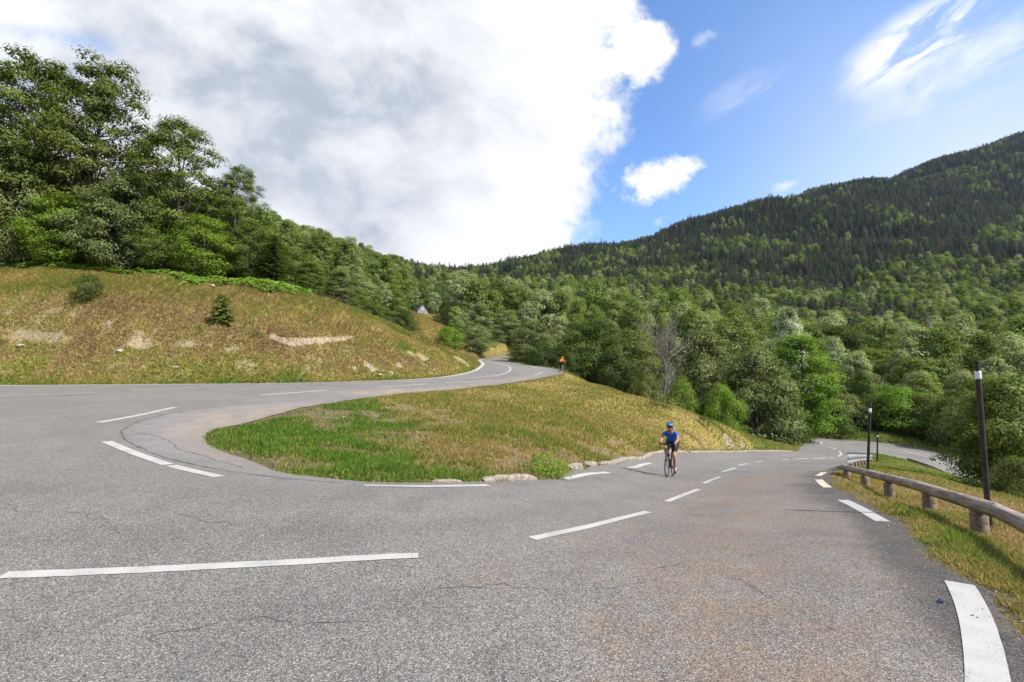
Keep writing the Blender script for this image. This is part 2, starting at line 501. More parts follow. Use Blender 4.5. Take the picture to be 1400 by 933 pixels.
# ---- far country in (bearing, log distance); value = rise per metre of distance
far_px = [(-350,300,150),(-350,240,400),(-100,330,120),(0,315,180),(0,308,260),(150,330,120),(150,318,260),(350,345,170),(350,322,300),(430,375,100),(430,362,180),(430,338,340),
 (500,400,110),(500,388,220),(500,364,430),(560,425,120),(560,435,170),(560,400,260),(560,392,420),(560,381,560),(620,452,110),(620,430,200),(620,404,420),(620,389,740),(590,432,205),(660,380,760),
 (700,470,110),(700,440,180),(700,405,360),(700,368,720),(760,480,100),(760,440,180),(760,400,360),(760,363,760),(830,482,90),(830,455,150),(830,425,240),(830,395,420),(830,364,780),
 (900,490,90),(900,455,170),(900,420,280),(900,385,480),(900,340,880),(1000,505,90),(1000,470,160),(1000,430,260),(1000,385,480),(1000,307,1000),(1100,525,85),(1100,480,150),(1100,430,260),(1100,370,560),(1050,292,1080),(1110,275,1180),(1160,259,1240),
 (1200,540,85),(1200,490,150),(1200,440,250),(1200,350,700),(1200,252,1300),(1240,246,1340),(1300,550,80),(1300,495,150),(1300,445,250),(1300,340,750),(1300,228,1400),(1330,214,1430),(1400,545,80),(1400,500,150),(1400,445,240),(1400,330,780),(1400,196,1500),
 (1600,540,90),(1600,450,250),(1600,330,800),(1600,130,1600),(620,384,1400),(500,352,1000),(350,310,800),(800,372,1500),(1000,330,1700),(1200,290,2000),(1400,240,2200)]
fc = []
for q in far_px:
    x, y, z = P(*q)
    d = math.hypot(x, y)
    fc.append((math.atan2(x, y), math.log(d), (z - EYE) / d))
for th in np.radians(np.arange(-180, 181, 20)):
    if abs(th) > R(62):
        for d, sl_ in ((60, 0.0), (150, .06), (500, .16), (1500, .2), (3500, .15)):
            fc.append((th, math.log(d), sl_))
fc = np.array(fc)
z_far_s = TPS(fc[:, :2], fc[:, 2], lam=0.0005, scale=1.0)


def ground(x, y):
    """terrain height without the road cut"""
    x = np.asarray(x, float); y = np.asarray(y, float)
    d = np.hypot(x, y) + 1e-6
    w = sstep(np.log(d), math.log(62), math.log(105))
    out = np.zeros_like(d)
    n_ = w < 1
    if n_.any(): out[n_] += (1 - w[n_]) * z_near(x[n_], y[n_])
    f_ = w > 0
    if f_.any():
        s = z_far_s(np.arctan2(x[f_], y[f_]), np.log(d[f_]))
        rough = fbm(x[f_] / 60, y[f_] / 60, 3, 3) * np.clip((d[f_] - 150) / 400, 0, 1) * 14 + fbm(x[f_] / 210 + 3.3, y[f_] / 210, 2, 9) * np.clip((d[f_] - 500) / 500, 0, 1) * 46
        out[f_] += w[f_] * (EYE + s * d[f_] + rough)
    return out


# ---- the terrain sheet: a polar grid that thins out with distance
th = np.concatenate([np.arange(-180, -64, 4.0), np.arange(-64, 64, 0.16), np.arange(64, 180, 4.0)])
rad = np.exp(np.arange(math.log(0.7), math.log(2900), 0.0135))
TH, RD = np.meshgrid(np.radians(th), rad)
GX, GY = RD * np.sin(TH), RD * np.cos(TH)
GZ = ground(GX, GY)
flat = RD.ravel() < 140
dist, ins = np.full(GX.size, 50.0), np.zeros(GX.size, bool)
dist[flat], ins[flat] = seg_dist(GX.ravel()[flat], GY.ravel()[flat], road_poly)
dist = dist.reshape(GX.shape); ins = ins.reshape(GX.shape)
nearm = RD < 140
zr = np.zeros_like(GZ); zr[nearm] = z_road(GX[nearm], GY[nearm])
w_out_ = sstep(dist, 0.0, 0.8)
GZ_o = zr * (1 - w_out_) + GZ * w_out_ - 0.012 * (1 - w_out_)
GZ = np.where(nearm & ~ins, GZ_o, GZ)
GZ = np.where(nearm & ins, zr - 0.012 - np.minimum(0.25, dist * 0.4), GZ)


def bank_mask(x, y):
    """1 on the dry cutting left of the upper road"""
    return ((y > 28.5) & (x < 0) & (y > 29.5 + 0.5 * np.maximum(0, x + 14))).astype(float)


up = np.where(ins | ~nearm, 0, sstep(dist, 0.15, 2.5))
bm_ = bank_mask(GX, GY) * nearm
GZ = GZ + up * bm_ * (fbm(GX / 2.6, GY / 2.6, 5, 21, .6) * 0.75 * sstep(-RD, -75, -52) + fbm(GX / 0.5, GY / 0.5, 3, 31, .6) * 0.16)
GZ = GZ + up * (1 - bm_) * nearm * (fbm(GX / 1.8, GY / 1.8, 4, 41) * 0.13)
nr, nt = GX.shape
verts = np.stack([GX.ravel(), GY.ravel(), GZ.ravel()], 1)
idx = np.arange(nr * nt).reshape(nr, nt)
a = idx[:-1, :]; b = idx[1:, :]
faces = np.stack([a, np.roll(a, -1, 1), np.roll(b, -1, 1), b], -1).reshape(-1, 4)[:, ::-1]
cap = len(verts)
verts = np.vstack([verts, [[0, 0, float(z_road(0., 0.)) - .2]]])
me = mesh_np('ground', verts, faces, smooth=True)
bmx = bmesh.new(); bmx.from_mesh(me); bmx.verts.ensure_lookup_table()
for k in range(nt):
    bmx.faces.new((bmx.verts[cap], bmx.verts[(k + 1) % nt], bmx.verts[k])).smooth = True
bmx.normal_update(); bmx.to_mesh(me); bmx.free()


def put_attr(me, name, arr):
    at = me.attributes.new(name, 'FLOAT', 'POINT')
    at.data.foreach_set('value', np.asarray(arr, np.float32))


def crest_of(x, y):
    return np.interp(x, [-48, -43, -34, -26, -18, -13.3, -8, -4], [7.3, 7.4, 7.5, 6.4, 5.1, 3.8, 1.7, .6]) + fbm(x / 4, y / 4, 4, 77) * 1.5


# zones of the ground (what grows or lies there)
def pix(x, y, z):
    c, s = math.cos(PITCH), math.sin(PITCH)
    zz = z - EYE
    d = np.maximum(y * c + zz * s, 0.05)
    up_ = -y * s + zz * c
    return CX + F * x / d, CY - F * up_ / d


x, y, z = verts[:, 0], verts[:, 1], verts[:, 2]
dd = np.append(dist.ravel(), 0)
bk = bank_mask(x, y)
# height on the bank above its foot, for the zones of the cutting
hb = np.where(bk > 0, z - 0.3, 0)
crest = crest_of(x, y)     # where the scarp meets the meadow
n_lo = fbm(x / 3.0, y / 3.0, 4, 51); n_hi = fbm(x / .8, y / .8, 4, 61)
scarp = bk * sstep(hb, 0.3, 1.2) * sstep(-(hb - crest), -0.9, 1.1)
soil_band = np.exp(-((hb - (2.6 - 0.06 * (x + 20))) / 0.75) ** 2)
soil = bk * np.clip(sstep(soil_band * (0.45 + n_lo * 0.9 + n_hi * .55), 0.44, 0.60), 0, 1) * 0.6
soil = np.maximum(soil, bk * scarp * sstep(fbm(x / .8, y / .8, 4, 87) + .25 * n_lo, .30, .42) * .6)
# a long bare strip under the scarp's lip and rubble near the bend
strip = np.exp(-((hb - 3.35 - .35 * np.sin(x * .9)) / 0.32) ** 2) * sstep(x, -18.8, -18) * sstep(-x, 12.3, 13.6)
soil = np.maximum(soil, bk * sstep(strip + n_hi * .5, 0.35, 0.55))
rub = np.exp(-((hb - 1.3) / 0.9) ** 2) * sstep(x, -16, -13) * sstep(-x, 5.5, 7)
soil = np.maximum(soil, bk * sstep(rub * (.55 + n_hi * 1.1 + n_lo * .4), 0.5, 0.66))
ero = (x > 10) * (x < 23) * (y > 18) * (y < 34) * sstep(dd, .25, .5) * sstep(-dd, -1.3, -.8) * (bk == 0)
soil = np.maximum(soil, ero * sstep(n_hi + .6 * n_lo, .02, .22))
isl = ((y > 6) & (y < 50) & (x > -8) & (bk == 0) & (dd > 0)).astype(float)
green = np.clip(sstep(-x - 0.36 * y + 2.5 * n_lo + n_hi, -2.9, -.7), 0, 1) * (y < 20) * (x > -8)
green = np.maximum(green, .9 * (np.hypot(x - 38, y - 58) < 20) * (y > 52))
green = np.maximum(green, (x > 18) * (y > 18) * (y < 45) * 0.75)                 # verge tip
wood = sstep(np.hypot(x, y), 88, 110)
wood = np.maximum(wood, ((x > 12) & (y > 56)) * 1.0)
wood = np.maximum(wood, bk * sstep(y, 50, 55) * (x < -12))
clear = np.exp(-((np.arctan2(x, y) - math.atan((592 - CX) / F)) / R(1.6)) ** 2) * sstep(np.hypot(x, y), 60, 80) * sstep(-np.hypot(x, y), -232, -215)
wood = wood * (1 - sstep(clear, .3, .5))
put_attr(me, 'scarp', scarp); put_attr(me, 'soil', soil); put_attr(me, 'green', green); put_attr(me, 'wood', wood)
worn_ = isl * (y < 20) * sstep(fbm(x / .9, y / .9, 4, 171) + .30 * np.exp(-dd / .8) + .12 * sstep(x, -2, 0.5) * sstep(-y, -13, -9), .12, .34)
worn_ = np.maximum(worn_, (x > 3) * (y < 16) * (x < 12) * sstep(fbm(x / .35, y / .35, 3, 261) + .5 * np.exp(-dd / .35), .28, .6) * (dd > 0))
put_attr(me, 'worn', worn_)
put_attr(me, 'verge', np.clip(1 - dd / 0.7, 0, 1))

m, t, bs = material('ground_cover', None, 0.95, 0, 0.1)
co = t.new('ShaderNodeNewGeometry').outputs['Position']
n1 = t.noise(co, 0.55, 6, 0.62, 0.4); n2_ = t.noise(co, 4.5, 6, 0.7); n3_ = t.noise(co, 22, 4, 0.7)
mixn = t.m('ADD', t.m('MULTIPLY', n2_, 0.6), t.m('MULTIPLY', n3_, 0.4))
dry = t.ramp(t.m('ADD', t.m('MULTIPLY', n1, .6), t.m('MULTIPLY', mixn, .4)), [(.34, (.13, .13, .026)), (.46, (.24, .20, .05)), (.56, (.31, .235, .08)), (.68, (.25, .175, .065))])
scp = t.ramp(t.m('ADD', t.m('MULTIPLY', n1, .35), t.m('MULTIPLY', mixn, .65)), [(.34, (.09, .06, .03)), (.45, (.20, .14, .062)), (.54, (.25, .195, .075)), (.64, (.19, .18, .045)), (.72, (.34, .265, .15))])
soi = t.ramp(mixn, [(.35, (.16, .11, .07)), (.5, (.33, .26, .185)), (.62, (.45, .38, .29))])
grn = t.ramp(t.m('ADD', t.m('MULTIPLY', n1, .4), t.m('MULTIPLY', mixn, .6)), [(.36, (.075, .06, .025)), (.45, (.04, .075, .012)), (.58, (.055, .125, .013)), (.7, (.11, .16, .03))])
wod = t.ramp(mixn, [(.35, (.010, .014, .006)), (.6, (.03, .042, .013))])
col = t.mix(t.attr('scarp'), dry, scp)
col = t.mix(t.attr('green'), col, grn)
col = t.mix(t.attr('soil'), col, soi)
col = t.mix(t.m('MULTIPLY', t.attr('worn'), .85), col, t.ramp(mixn, [(.36, (.07, .05, .03)), (.5, (.16, .12, .07)), (.64, (.26, .21, .14))]))
vg = t.ss(t.m('ADD', t.attr('verge'), t.m('MULTIPLY', t.m('SUBTRACT', n2_, .5), 1.1)), .35, .8)
col = t.mix(t.m('MULTIPLY', vg, .7), col, t.ramp(n3_, [(.35, (.05, .042, .03)), (.6, (.15, .12, .08))]))
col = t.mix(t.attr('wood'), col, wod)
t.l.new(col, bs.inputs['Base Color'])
t.l.new(t.bump(mixn, 0.9, 0.10), bs.inputs['Normal'])
me.materials.append(m)
ground_o = tag(link('ground', me), kind='structure')

# ------------------------------------------------------------------ road sheet
step = []
bb0, bb1 = road_poly.min(0), road_poly.max(0)
pts = []
for cell, r0, r1 in ((0.22, 0, 9), (0.5, 9, 26), (0.9, 26, 120)):
    gx, gy = np.meshgrid(np.arange(bb0[0], bb1[0], cell), np.arange(bb0[1], bb1[1], cell))
    gx = (gx + (rng.random(gx.shape) - .5) * cell * .3).ravel(); gy = (gy + (rng.random(gy.shape) - .5) * cell * .3).ravel()
    rr = np.hypot(gx, gy)
    k = (rr >= r0) & (rr < r1)
    gx, gy = gx[k], gy[k]
    d_, i_ = seg_dist(gx, gy, road_poly)
    k = i_ & (d_ > cell * .4)
    pts.append(np.stack([gx[k], gy[k]], 1))
pts = np.vstack(pts)
nb_ = len(road_poly)
allp = [Vector(p) for p in np.vstack([road_poly, pts])]
vo, eo, fo, *_ = delaunay_2d_cdt(allp, [], [list(range(nb_))], 1, 1e-5)
rv = np.array([tuple(v) for v in vo])
rz = z_road(rv[:, 0], rv[:, 1])
me = mesh_np('road', np.column_stack([rv, rz]), np.array([f for f in fo if len(f) == 3]), smooth=True)
bmx = bmesh.new(); bmx.from_mesh(me)
bmesh.ops.recalc_face_normals(bmx, faces=bmx.faces)
if sum(f.normal.z for f in bmx.faces) < 0: bmesh.ops.reverse_faces(bmx, faces=bmx.faces)
bmx.to_mesh(me); bmx.free()
rvv = np.array([v.co[:] for v in me.vertices])
pd, pi = seg_dist(rvv[:, 0], rvv[:, 1], patch_poly)
ud, ui = seg_dist(rvv[:, 0], rvv[:, 1], upper_lane)
put_attr(me, 'patch', np.where(pi, np.minimum(1, pd / .12), 0))
put_attr(me, 'dusty', np.maximum(np.where(ui, sstep(ud, 0, 1.2), 0), np.where(pi, sstep(pd, 0.2, 1.6) * .75, 0)))
ed, _ = seg_dist(rvv[:, 0], rvv[:, 1], outer_s, False)
ed2, _ = seg_dist(rvv[:, 0], rvv[:, 1], inner_s, False)
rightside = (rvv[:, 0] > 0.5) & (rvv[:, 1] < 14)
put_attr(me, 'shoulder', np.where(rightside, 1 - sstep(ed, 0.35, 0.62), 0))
put_attr(me, 'rust', np.where(rightside, np.exp(-((ed - 1.7) / 1.25) ** 2), 0) + .35 * np.exp(-((rvv[:, 0] + .1) ** 2 + (rvv[:, 1] - 3.6) ** 2) / .15))
ctr = smooth_line(np.array([P(*q)[:2] for q in [(1145,624.5,37),(1048,630,27),(1010,636.5,20),(962,661,11.6),(886,700,7),(728,737,4.6),(572,760,3.95),(290,775,3.75),(3,787,3.5)]] + [(-10,3.3),(-18,5),(-25,9),(-27,14),(-26,18)] + [P(*q)[:2] for q in [(0,542,20.5),(130,537,22),(298,529,26),(455,525.8,29),(590,520.6,33.5),(672,514.5,40.5)]]), 6)
cd, _ = seg_dist(rvv[:, 0], rvv[:, 1], ctr, False)
put_attr(me, 'track', np.exp(-((cd - .75) / .28) ** 2) + np.exp(-((cd - 2.15) / .3) ** 2))
put_attr(me, 'edge', np.clip(1 - np.minimum(ed, ed2) / .5, 0, 1))

m, t, bs = material('asphalt', None, 0.85, 0, 0.25)
co = t.new('ShaderNodeNewGeometry').outputs['Position']
vc = t.new('ShaderNodeTexVoronoi'); t.l.new(co, vc.inputs['Vector']); vc.inputs['Scale'].default_value = 150
sepc = t.new('ShaderNodeSeparateColor'); t.l.new(vc.outputs['Color'], sepc.inputs[0])
vr, vg_, vb = sepc.outputs
vcb = t.new('ShaderNodeTexVoronoi'); t.l.new(co, vcb.inputs['Vector']); vcb.inputs['Scale'].default_value = 48
sepb = t.new('ShaderNodeSeparateColor'); t.l.new(vcb.outputs['Color'], sepb.inputs[0])
stone = t.ramp(vr, [(0.0, (.058, .057, .057)), (.30, (.135, .131, .125)), (.62, (.235, .226, .211)), (.86, (.335, .318, .29)), (.97, (.52, .50, .455))])
stone = t.mix(t.ss(vg_, .72, .95, 0, .55), stone, c3(.23, .155, .10))
stone = t.mix(t.ss(vb, .80, .98, 0, .5), stone, c3(.10, .12, .15))
stone = t.mix(t.ss(sepb.outputs[0], .8, .95, 0, .35), stone, c3(.33, .31, .28))
crev = t.ss(vc.outputs['Distance'], .35, .75, 0, .55)
stone = t.mix(crev, stone, c3(.045, .045, .046))
big = t.noise(co, 0.35, 5, .6, .6); med = t.noise(co, 2.2, 5, .65, .4)
stone = t.mix(1.0, stone, t.ramp(t.m('ADD', t.m('MULTIPLY', big, .6), t.m('MULTIPLY', med, .4)), [(.33, (.82, .805, .785)), (.5, (1.0, .985, .955)), (.67, (1.16, 1.14, 1.09))]), 'MULTIPLY')
oldp = t.ramp(t.m('ADD', t.m('MULTIPLY', med, .6), t.m('MULTIPLY', vr, .4)), [(.25, (.13, .126, .124)), (.5, (.21, .20, .19)), (.75, (.29, .27, .245))])
trk = t.m('MULTIPLY', t.attr('track'), t.ss(t.noise(co, .8, 4, .6), .3, .6))
stone = t.mix(t.m('MULTIPLY', trk, .30), stone, t.mix(1.0, stone, c3(.62, .62, .64), 'MULTIPLY'))
blot = t.ss(t.noise(co, .55, 7, .66, 1.2), .56, .68)
stone = t.mix(t.m('MULTIPLY', blot, .35), stone, t.mix(1.0, stone, c3(.72, .70, .68), 'MULTIPLY'))
lite = t.ss(t.noise(co, .9, 6, .7, .9), .58, .72)
stone = t.mix(t.m('MULTIPLY', lite, .25), stone, t.mix(1.0, stone, c3(1.25, 1.22, 1.16), 'MULTIPLY'))
stone = t.mix(t.m('MULTIPLY', t.attr('patch'), .75), stone, oldp)
dst = t.m('MULTIPLY', t.attr('dusty'), t.ss(t.m('ADD', t.m('MULTIPLY', med, .7), t.m('MULTIPLY', big, .4)), .36, .62))
stone = t.mix(t.m('MULTIPLY', dst, .75), stone, c3(.33, .25, .18))
rst = t.m('MULTIPLY', t.attr('rust'), t.ss(t.noise(co, 1.9, 7, .72, .3), .30, .74))
stone = t.mix(t.m('MULTIPLY', rst, .44), stone, t.mix(vr, c3(.15, .085, .04), c3(.32, .175, .075)))
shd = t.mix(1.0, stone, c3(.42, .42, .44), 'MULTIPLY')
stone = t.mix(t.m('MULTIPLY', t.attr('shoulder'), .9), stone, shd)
stone = t.mix(t.m('MULTIPLY', t.attr('edge'), t.ss(med, .42, .62, 0, .45)), stone, c3(.14, .11, .075))
t.l.new(stone, bs.inputs['Base Color'])
t.l.new(t.bump(t.m('ADD', t.m('MULTIPLY', vc.outputs['Distance'], -1.0), t.m('MULTIPLY', vr, .5)), .55, .006), bs.inputs['Normal'])
me.materials.append(m)
road_o = tag(link('road', me), kind='structure')

# ------------------------------------------------------------------ painted markings and cracks, laid on the road


def ribbon(path, w, lift, wj=0.0):
    """flat strip along a path (n,2) of width w (scalar or array)"""
    path = np.asarray(path)
    tn = np.gradient(path, axis=0)
    tn /= np.linalg.norm(tn, axis=1, keepdims=True) + 1e-9
    nn = np.stack([-tn[:, 1], tn[:, 0]], 1)
    w = np.broadcast_to(np.asarray(w, float), (len(path),))
    wl = w / 2 * (1 + wj * (rng.random(len(path)) - .5)); wr = w / 2 * (1 + wj * (rng.random(len(path)) - .5))
    L = path + nn * wl[:, None]; Rr = path - nn * wr[:, None]
    M_ = path
    v = np.stack([L, M_, Rr], 1).reshape(-1, 2)
    zz = z_road(v[:, 0], v[:, 1]) + lift
    n = len(path)
    f = []
    for i in range(n - 1):
        for k in (0, 1):
            a0 = i * 3 + k
            f.append((a0, a0 + 1, a0 + 4, a0 + 3))
    return np.column_stack([v, zz]), np.array(f)


class Acc:
    def __init__(s): s.v, s.f, s.n = [], [], 0
    def add(s, v, f):
        s.v.append(np.asarray(v, float)); s.f.append(np.asarray(f) + s.n); s.n += len(v)
    def mesh(s, name, mats, smooth=False): return mesh_np(name, np.vstack(s.v), np.vstack(s.f), mats, smooth)


m_paint, t, bs = material('road_paint', None, .6, 0, .3)
co = t.new('ShaderNodeNewGeometry').outputs['Position']
pn = t.noise(co, 130, 4, .75); pn2 = t.noise(co, 3, 4, .6)
wear = t.ss(t.m('ADD', t.m('MULTIPLY', pn, .75), t.m('MULTIPLY', pn2, .35)), .44, .51)
t.l.new(t.mix(wear, c3(.22, .21, .2), t.mix(pn2, c3(.375, .36, .33), c3(.47, .455, .42))), bs.inputs['Base Color'])
t.l.new(t.bump(pn, .35, .004), bs.inputs['Normal'])
m_paint2, t, bs = material('worn_road_paint', None, .7, 0, .3)
co = t.new('ShaderNodeNewGeometry').outputs['Position']
pn = t.noise(co, 30, 5, .7)
t.l.new(t.mix(t.ss(pn, .42, .55), c3(.34, .24, .15), c3(.68, .60, .48)), bs.inputs['Base Color'])

marks = Acc(); marks2 = Acc()
def dash(lst, w, acc=None, wj=.06, lift=.005):
    p = np.array(on_road(lst))
    p = smooth_line(p, 8) if len(p) > 2 else p
    p = resample(p, 0.18 if np.hypot(*p[0]) < 30 else .5)
    v, f = ribbon(p, w, lift, wj)
    (acc or marks).add(v, f)


W1, W2 = 0.115, 0.17
p_ = np.array(on_road([(572,760,3.95),(430,767.5,3.85),(290,775,3.75),(140,782,3.62),(3,787,3.5)]))
v, f = ribbon(resample(smooth_line(p_, 8), .1), W1, .005, .12); marks.add(v, f)
for q in ([(728,737,4.6),(810,719,5.6),(886,700,7)], [(912,686,8.1),(933,677.5,9.3),(955,669,10.6)], [(963,661,11.6),(984,652,14.4)], [(988,645.5,15.8),(1005,640,18.7)],
          [(1010,636.8,20),(1025,634.3,23)], [(1030,632.6,24.5),(1048,630.4,27)], [(1056,629.4,28.3),(1078,628.2,31)], [(1086,627.8,31.8),(1104,627.2,33)], [(1112,626.8,33.6),(1128,626,35)]):
    dash(q, W1 if q[0][2] < 12 else .13)
dash([(1133,625.7,35.2),(1145,624.5,37),(1150,621,38.5),(1147,617,40)], .14)
dash([(1143,614.5,42),(1132,611,44)], .14); dash([(1127,609.5,45),(1122,606.5,47),(1124,604.5,49)], .14)
dash([(1133,605,49),(1170,606,49.5)], .14); dash([(1190,608.5,49),(1215,613,47)], .14); dash([(1232,616,45.5),(1268,625,42.5)], .14); dash([(1280,629,41),(1300,638,39)], .14)
for q in ([(300,652,6.6),(265,644.5,6.95),(234,636.8,7.3)], [(230,635.6,7.35),(185,620,8.0),(146,604,8.9)], [(135,578,11),(190,568,12.4),(240,557,14.2)], [(355,540.5,19.4),(447,534,22)],
          [(498,664,6.5),(580,665.2,6.9),(668,664,7.5)], [(772,655,10),(832,646,12.8)]):
    dash(q, W2 if q[0][2] < 15 else .16)
v, f = ribbon(resample(np.array([P(858, 638, 15.4)[:2], P(890, 632, 18.0)[:2]]), .18), W2, .016, .06); marks.add(v, f)
dash([(516,529.5,24.6),(583,525,28)], .14); dash([(608,523.6,29.5),(640,522,31.5),(673,520.5,33.8)], .14)
for q in ([(0,542,20.5),(65,539.5,21.2),(130,537,22)], [(180,533.3,23.7),(240,531,24.8),(298,529,26)], [(350,527.8,27.5),(415,526.3,28.6)], [(455,525.8,29),(520,524,30.5)], [(545,522.8,31.5),(590,520.6,33.5)]):
    dash(q, .19)
dash([(640,517,37.5),(672,514.5,40.5),(688,511.5,43.5),(697,507,47.5),(697,502.5,52),(688,498.5,58),(672,495,66)], .14)
dash([(737,510.5,47),(741,509.2,48.5)], .13); dash([(730,513,44.5),(737,511.6,46)], .13); dash([(732,503.5,53),(726,501.3,56)], .13)
# continuous line along the foot of the bank
oe = np.array([P(*q)[:2] for q in outer_px_up[:17]])
oe = resample(smooth_line(oe, 6), .5)
tn = np.gradient(oe, axis=0); tn /= np.linalg.norm(tn, axis=1, keepdims=True)
v, f = ribbon(oe + np.stack([tn[:, 1], -tn[:, 0]], 1) * .3, .38, .006, .1); marks.add(v, f)
# outer edge line on the right of the near lane
ep = np.array(on_road([(1311,797.5,3.4),(1331,838,2.9),(1343,882,2.6),(1350.5,933,2.3)]))
ef = np.polyfit(ep[:, 1], ep[:, 0], 2)
ey = np.linspace(ep[0, 1], 1.0, 60)
v, f = ribbon(np.stack([np.polyval(ef, ey), ey], 1), W2, .005, .02); marks.add(v, f)
dash([(1207,713.5,6.0),(1180,698,6.8),(1152,684,7.75)], .16)
dash([(1132,667,9.1),(1125,662,9.8),(1119,656,10.6)], .15, marks2); dash([(1118,651,11.3),(1127,646,12.6)], .15, marks2); dash([(1133,643,13.8),(1146,641,14.8)], .13, marks2)
mk = link('marking', marks.mesh('marking', [m_paint]), road_o)
mk2 = link('marking', marks2.mesh('worn_marking', [m_paint2]), road_o)

# cracks and seams
crk = Acc()
def crack(pts, w, wander=.05, lift=.003):
    p = resample(smooth_line(np.array(pts), 5) if len(pts) > 2 else np.array(pts), .09)
    s = np.cumsum(rng.normal(0, 1, (len(p), 2)), 0) * wander * .18
    s -= np.linspace(0, 1, len(p))[:, None] * s[-1]
    ww = w * (.25 + 1.3 * rng.random(len(p)) ** 1.5)
    v, f = ribbon(p + s, ww, lift)
    crk.add(v, f)


crack(patch_edge, .045, .06, .0025)
crack(np.array(on_road([(176,590,9.7),(215,596,9.3),(255,618,8.2),(330,640,7.2)])), .02, .1)
for q in ([(0,690,5.1),(60,700,5.0),(130,710,4.85),(165,730,4.55)], [(30,650,6.3),(45,662,6)], [(0,560,15),(90,572,12.5),(120,590,10)], [(860,735,4.9),(900,712,6),(1000,700,6.9)], [(880,780,3.7),(990,760,4.1),(1100,740,4.7)],
          [(600,806,3.25),(700,800,3.35),(800,812,3.2),(900,790,3.5)], [(1000,680,8.5),(1060,690,7.6)], [(700,690,6),(800,682,6.6)], [(240,700,5),(330,720,4.6)], [(310,575,12.5),(345,565,14),(420,552,18)],
          [(200,880,2.6),(330,850,2.8),(500,850,2.8)], [(940,655,12.5),(1010,660,11.4)], [(880,655,13),(780,668,8.8)]):
    crack(np.array(on_road(q)), .0062, .2)
for _ in range(45):
    x0 = np.array([rng.uniform(-9, 6), rng.uniform(2.6, 13)])
    d_, i_ = seg_dist([x0[0]], [x0[1]], road_poly)
    if not i_[0] or d_[0] < 1: continue
    a = rng.uniform(0, 6.28); L = rng.uniform(.3, 1.4)
    crack([x0, x0 + L * np.array([math.cos(a), math.sin(a)])], .004, .2)
m_crk, t, bs = material('crack', c3(.085, .082, .077), .9)
link('crack', crk.mesh('crack', [m_crk]), road_o)


def surf(x, y):
    """height of what one stands on at (x, y): road or ground"""
    x = np.atleast_1d(np.asarray(x, float)); y = np.atleast_1d(np.asarray(y, float))
    g = ground(x, y)
    near = np.hypot(x, y) < 139
    if near.any():
        d, i = seg_dist(x[near], y[near], road_poly)
        zr_ = z_road(x[near], y[near])
        w = sstep(d, 0, 0.8)
        gn = g[near]
        g[near] = np.where(i, zr_, zr_ * (1 - w) + gn * w)
    return g


def surf1(x, y): return float(surf([x], [y])[0])
# ------------------------------------------------------------------ heights from the finished terrain sheet
th_r = np.radians(th); lr0 = math.log(rad[0]); dlr = 0.0135


def gz(x, y):
    x = np.atleast_1d(np.asarray(x, float)); y = np.atleast_1d(np.asarray(y, float))
    a = np.arctan2(x, y); i = np.clip(np.searchsorted(th_r, a) - 1, 0, len(th_r) - 2)
    u = (a - th_r[i]) / (th_r[i + 1] - th_r[i])
    q = np.clip((np.log(np.hypot(x, y) + 1e-6) - lr0) / dlr, 0, nr - 1.001); j = q.astype(int); v = q - j
    return (GZ[j, i] * (1 - u) + GZ[j, i + 1] * u) * (1 - v) + (GZ[j + 1, i] * (1 - u) + GZ[j + 1, i + 1] * u) * v


def gz1(x, y): return float(gz([x], [y])[0])


# ------------------------------------------------------------------ foliage materials
def leaf_mat(name, dark, mid, light, trans=.35, alt=None, alt_amt=0.0, rnd=.5):
    m = bpy.data.materials.new(name); m.use_nodes = True
    t = NT(m.node_tree); t.n.clear()
    out = t.new('ShaderNodeOutputMaterial')
    oi = t.new('ShaderNodeObjectInfo')
    tint = t.attr('tint')
    v = t.m('ADD', t.m('MULTIPLY', tint, 1 - rnd * .5), t.m('MULTIPLY', oi.outputs['Random'], rnd * .5))
    col = t.ramp(v, [(.12, dark), (.5, mid), (.88, light)])
    r2 = t.m('FRACT', t.m('MULTIPLY', oi.outputs['Random'], 17.31))
    if alt:
        col = t.mix(t.ss(r2, 1 - alt_amt - .06, 1 - alt_amt + .06), col, t.mix(tint, (*[c * .75 for c in alt], 1), (*[c * 1.2 for c in alt], 1)))
    r3 = t.m('FRACT', t.m('MULTIPLY', oi.outputs['Random'], 53.7))
    hsv = t.new('ShaderNodeHueSaturation')
    t.put(hsv.inputs['Hue'], t.m('ADD', .487, t.m('MULTIPLY', r3, .02)))
    t.put(hsv.inputs['Value'], t.m('ADD', 1 - rnd * .3, t.m('MULTIPLY', r2, rnd * .6)))
    t.l.new(col, hsv.inputs['Color'])
    d = t.new('ShaderNodeBsdfDiffuse'); tr = t.new('ShaderNodeBsdfTranslucent'); g = t.new('ShaderNodeBsdfGlossy')
    g.inputs['Roughness'].default_value = .6; g.inputs['Color'].default_value = (.8, .9, .8, 1)
    t.l.new(hsv.outputs[0], d.inputs[0])
    t.l.new(t.mix(1.0, hsv.outputs[0], c3(1.15, 1.2, .55), 'MULTIPLY'), tr.inputs[0])
    a = t.new('ShaderNodeMixShader'); a.inputs[0].default_value = trans
    t.l.new(d.outputs[0], a.inputs[1]); t.l.new(tr.outputs[0], a.inputs[2])
    b = t.new('ShaderNodeMixShader'); b.inputs[0].default_value = .012
    t.l.new(a.outputs[0], b.inputs[1]); t.l.new(g.outputs[0], b.inputs[2])
    t.l.new(b.outputs[0], out.inputs[0])
    return m


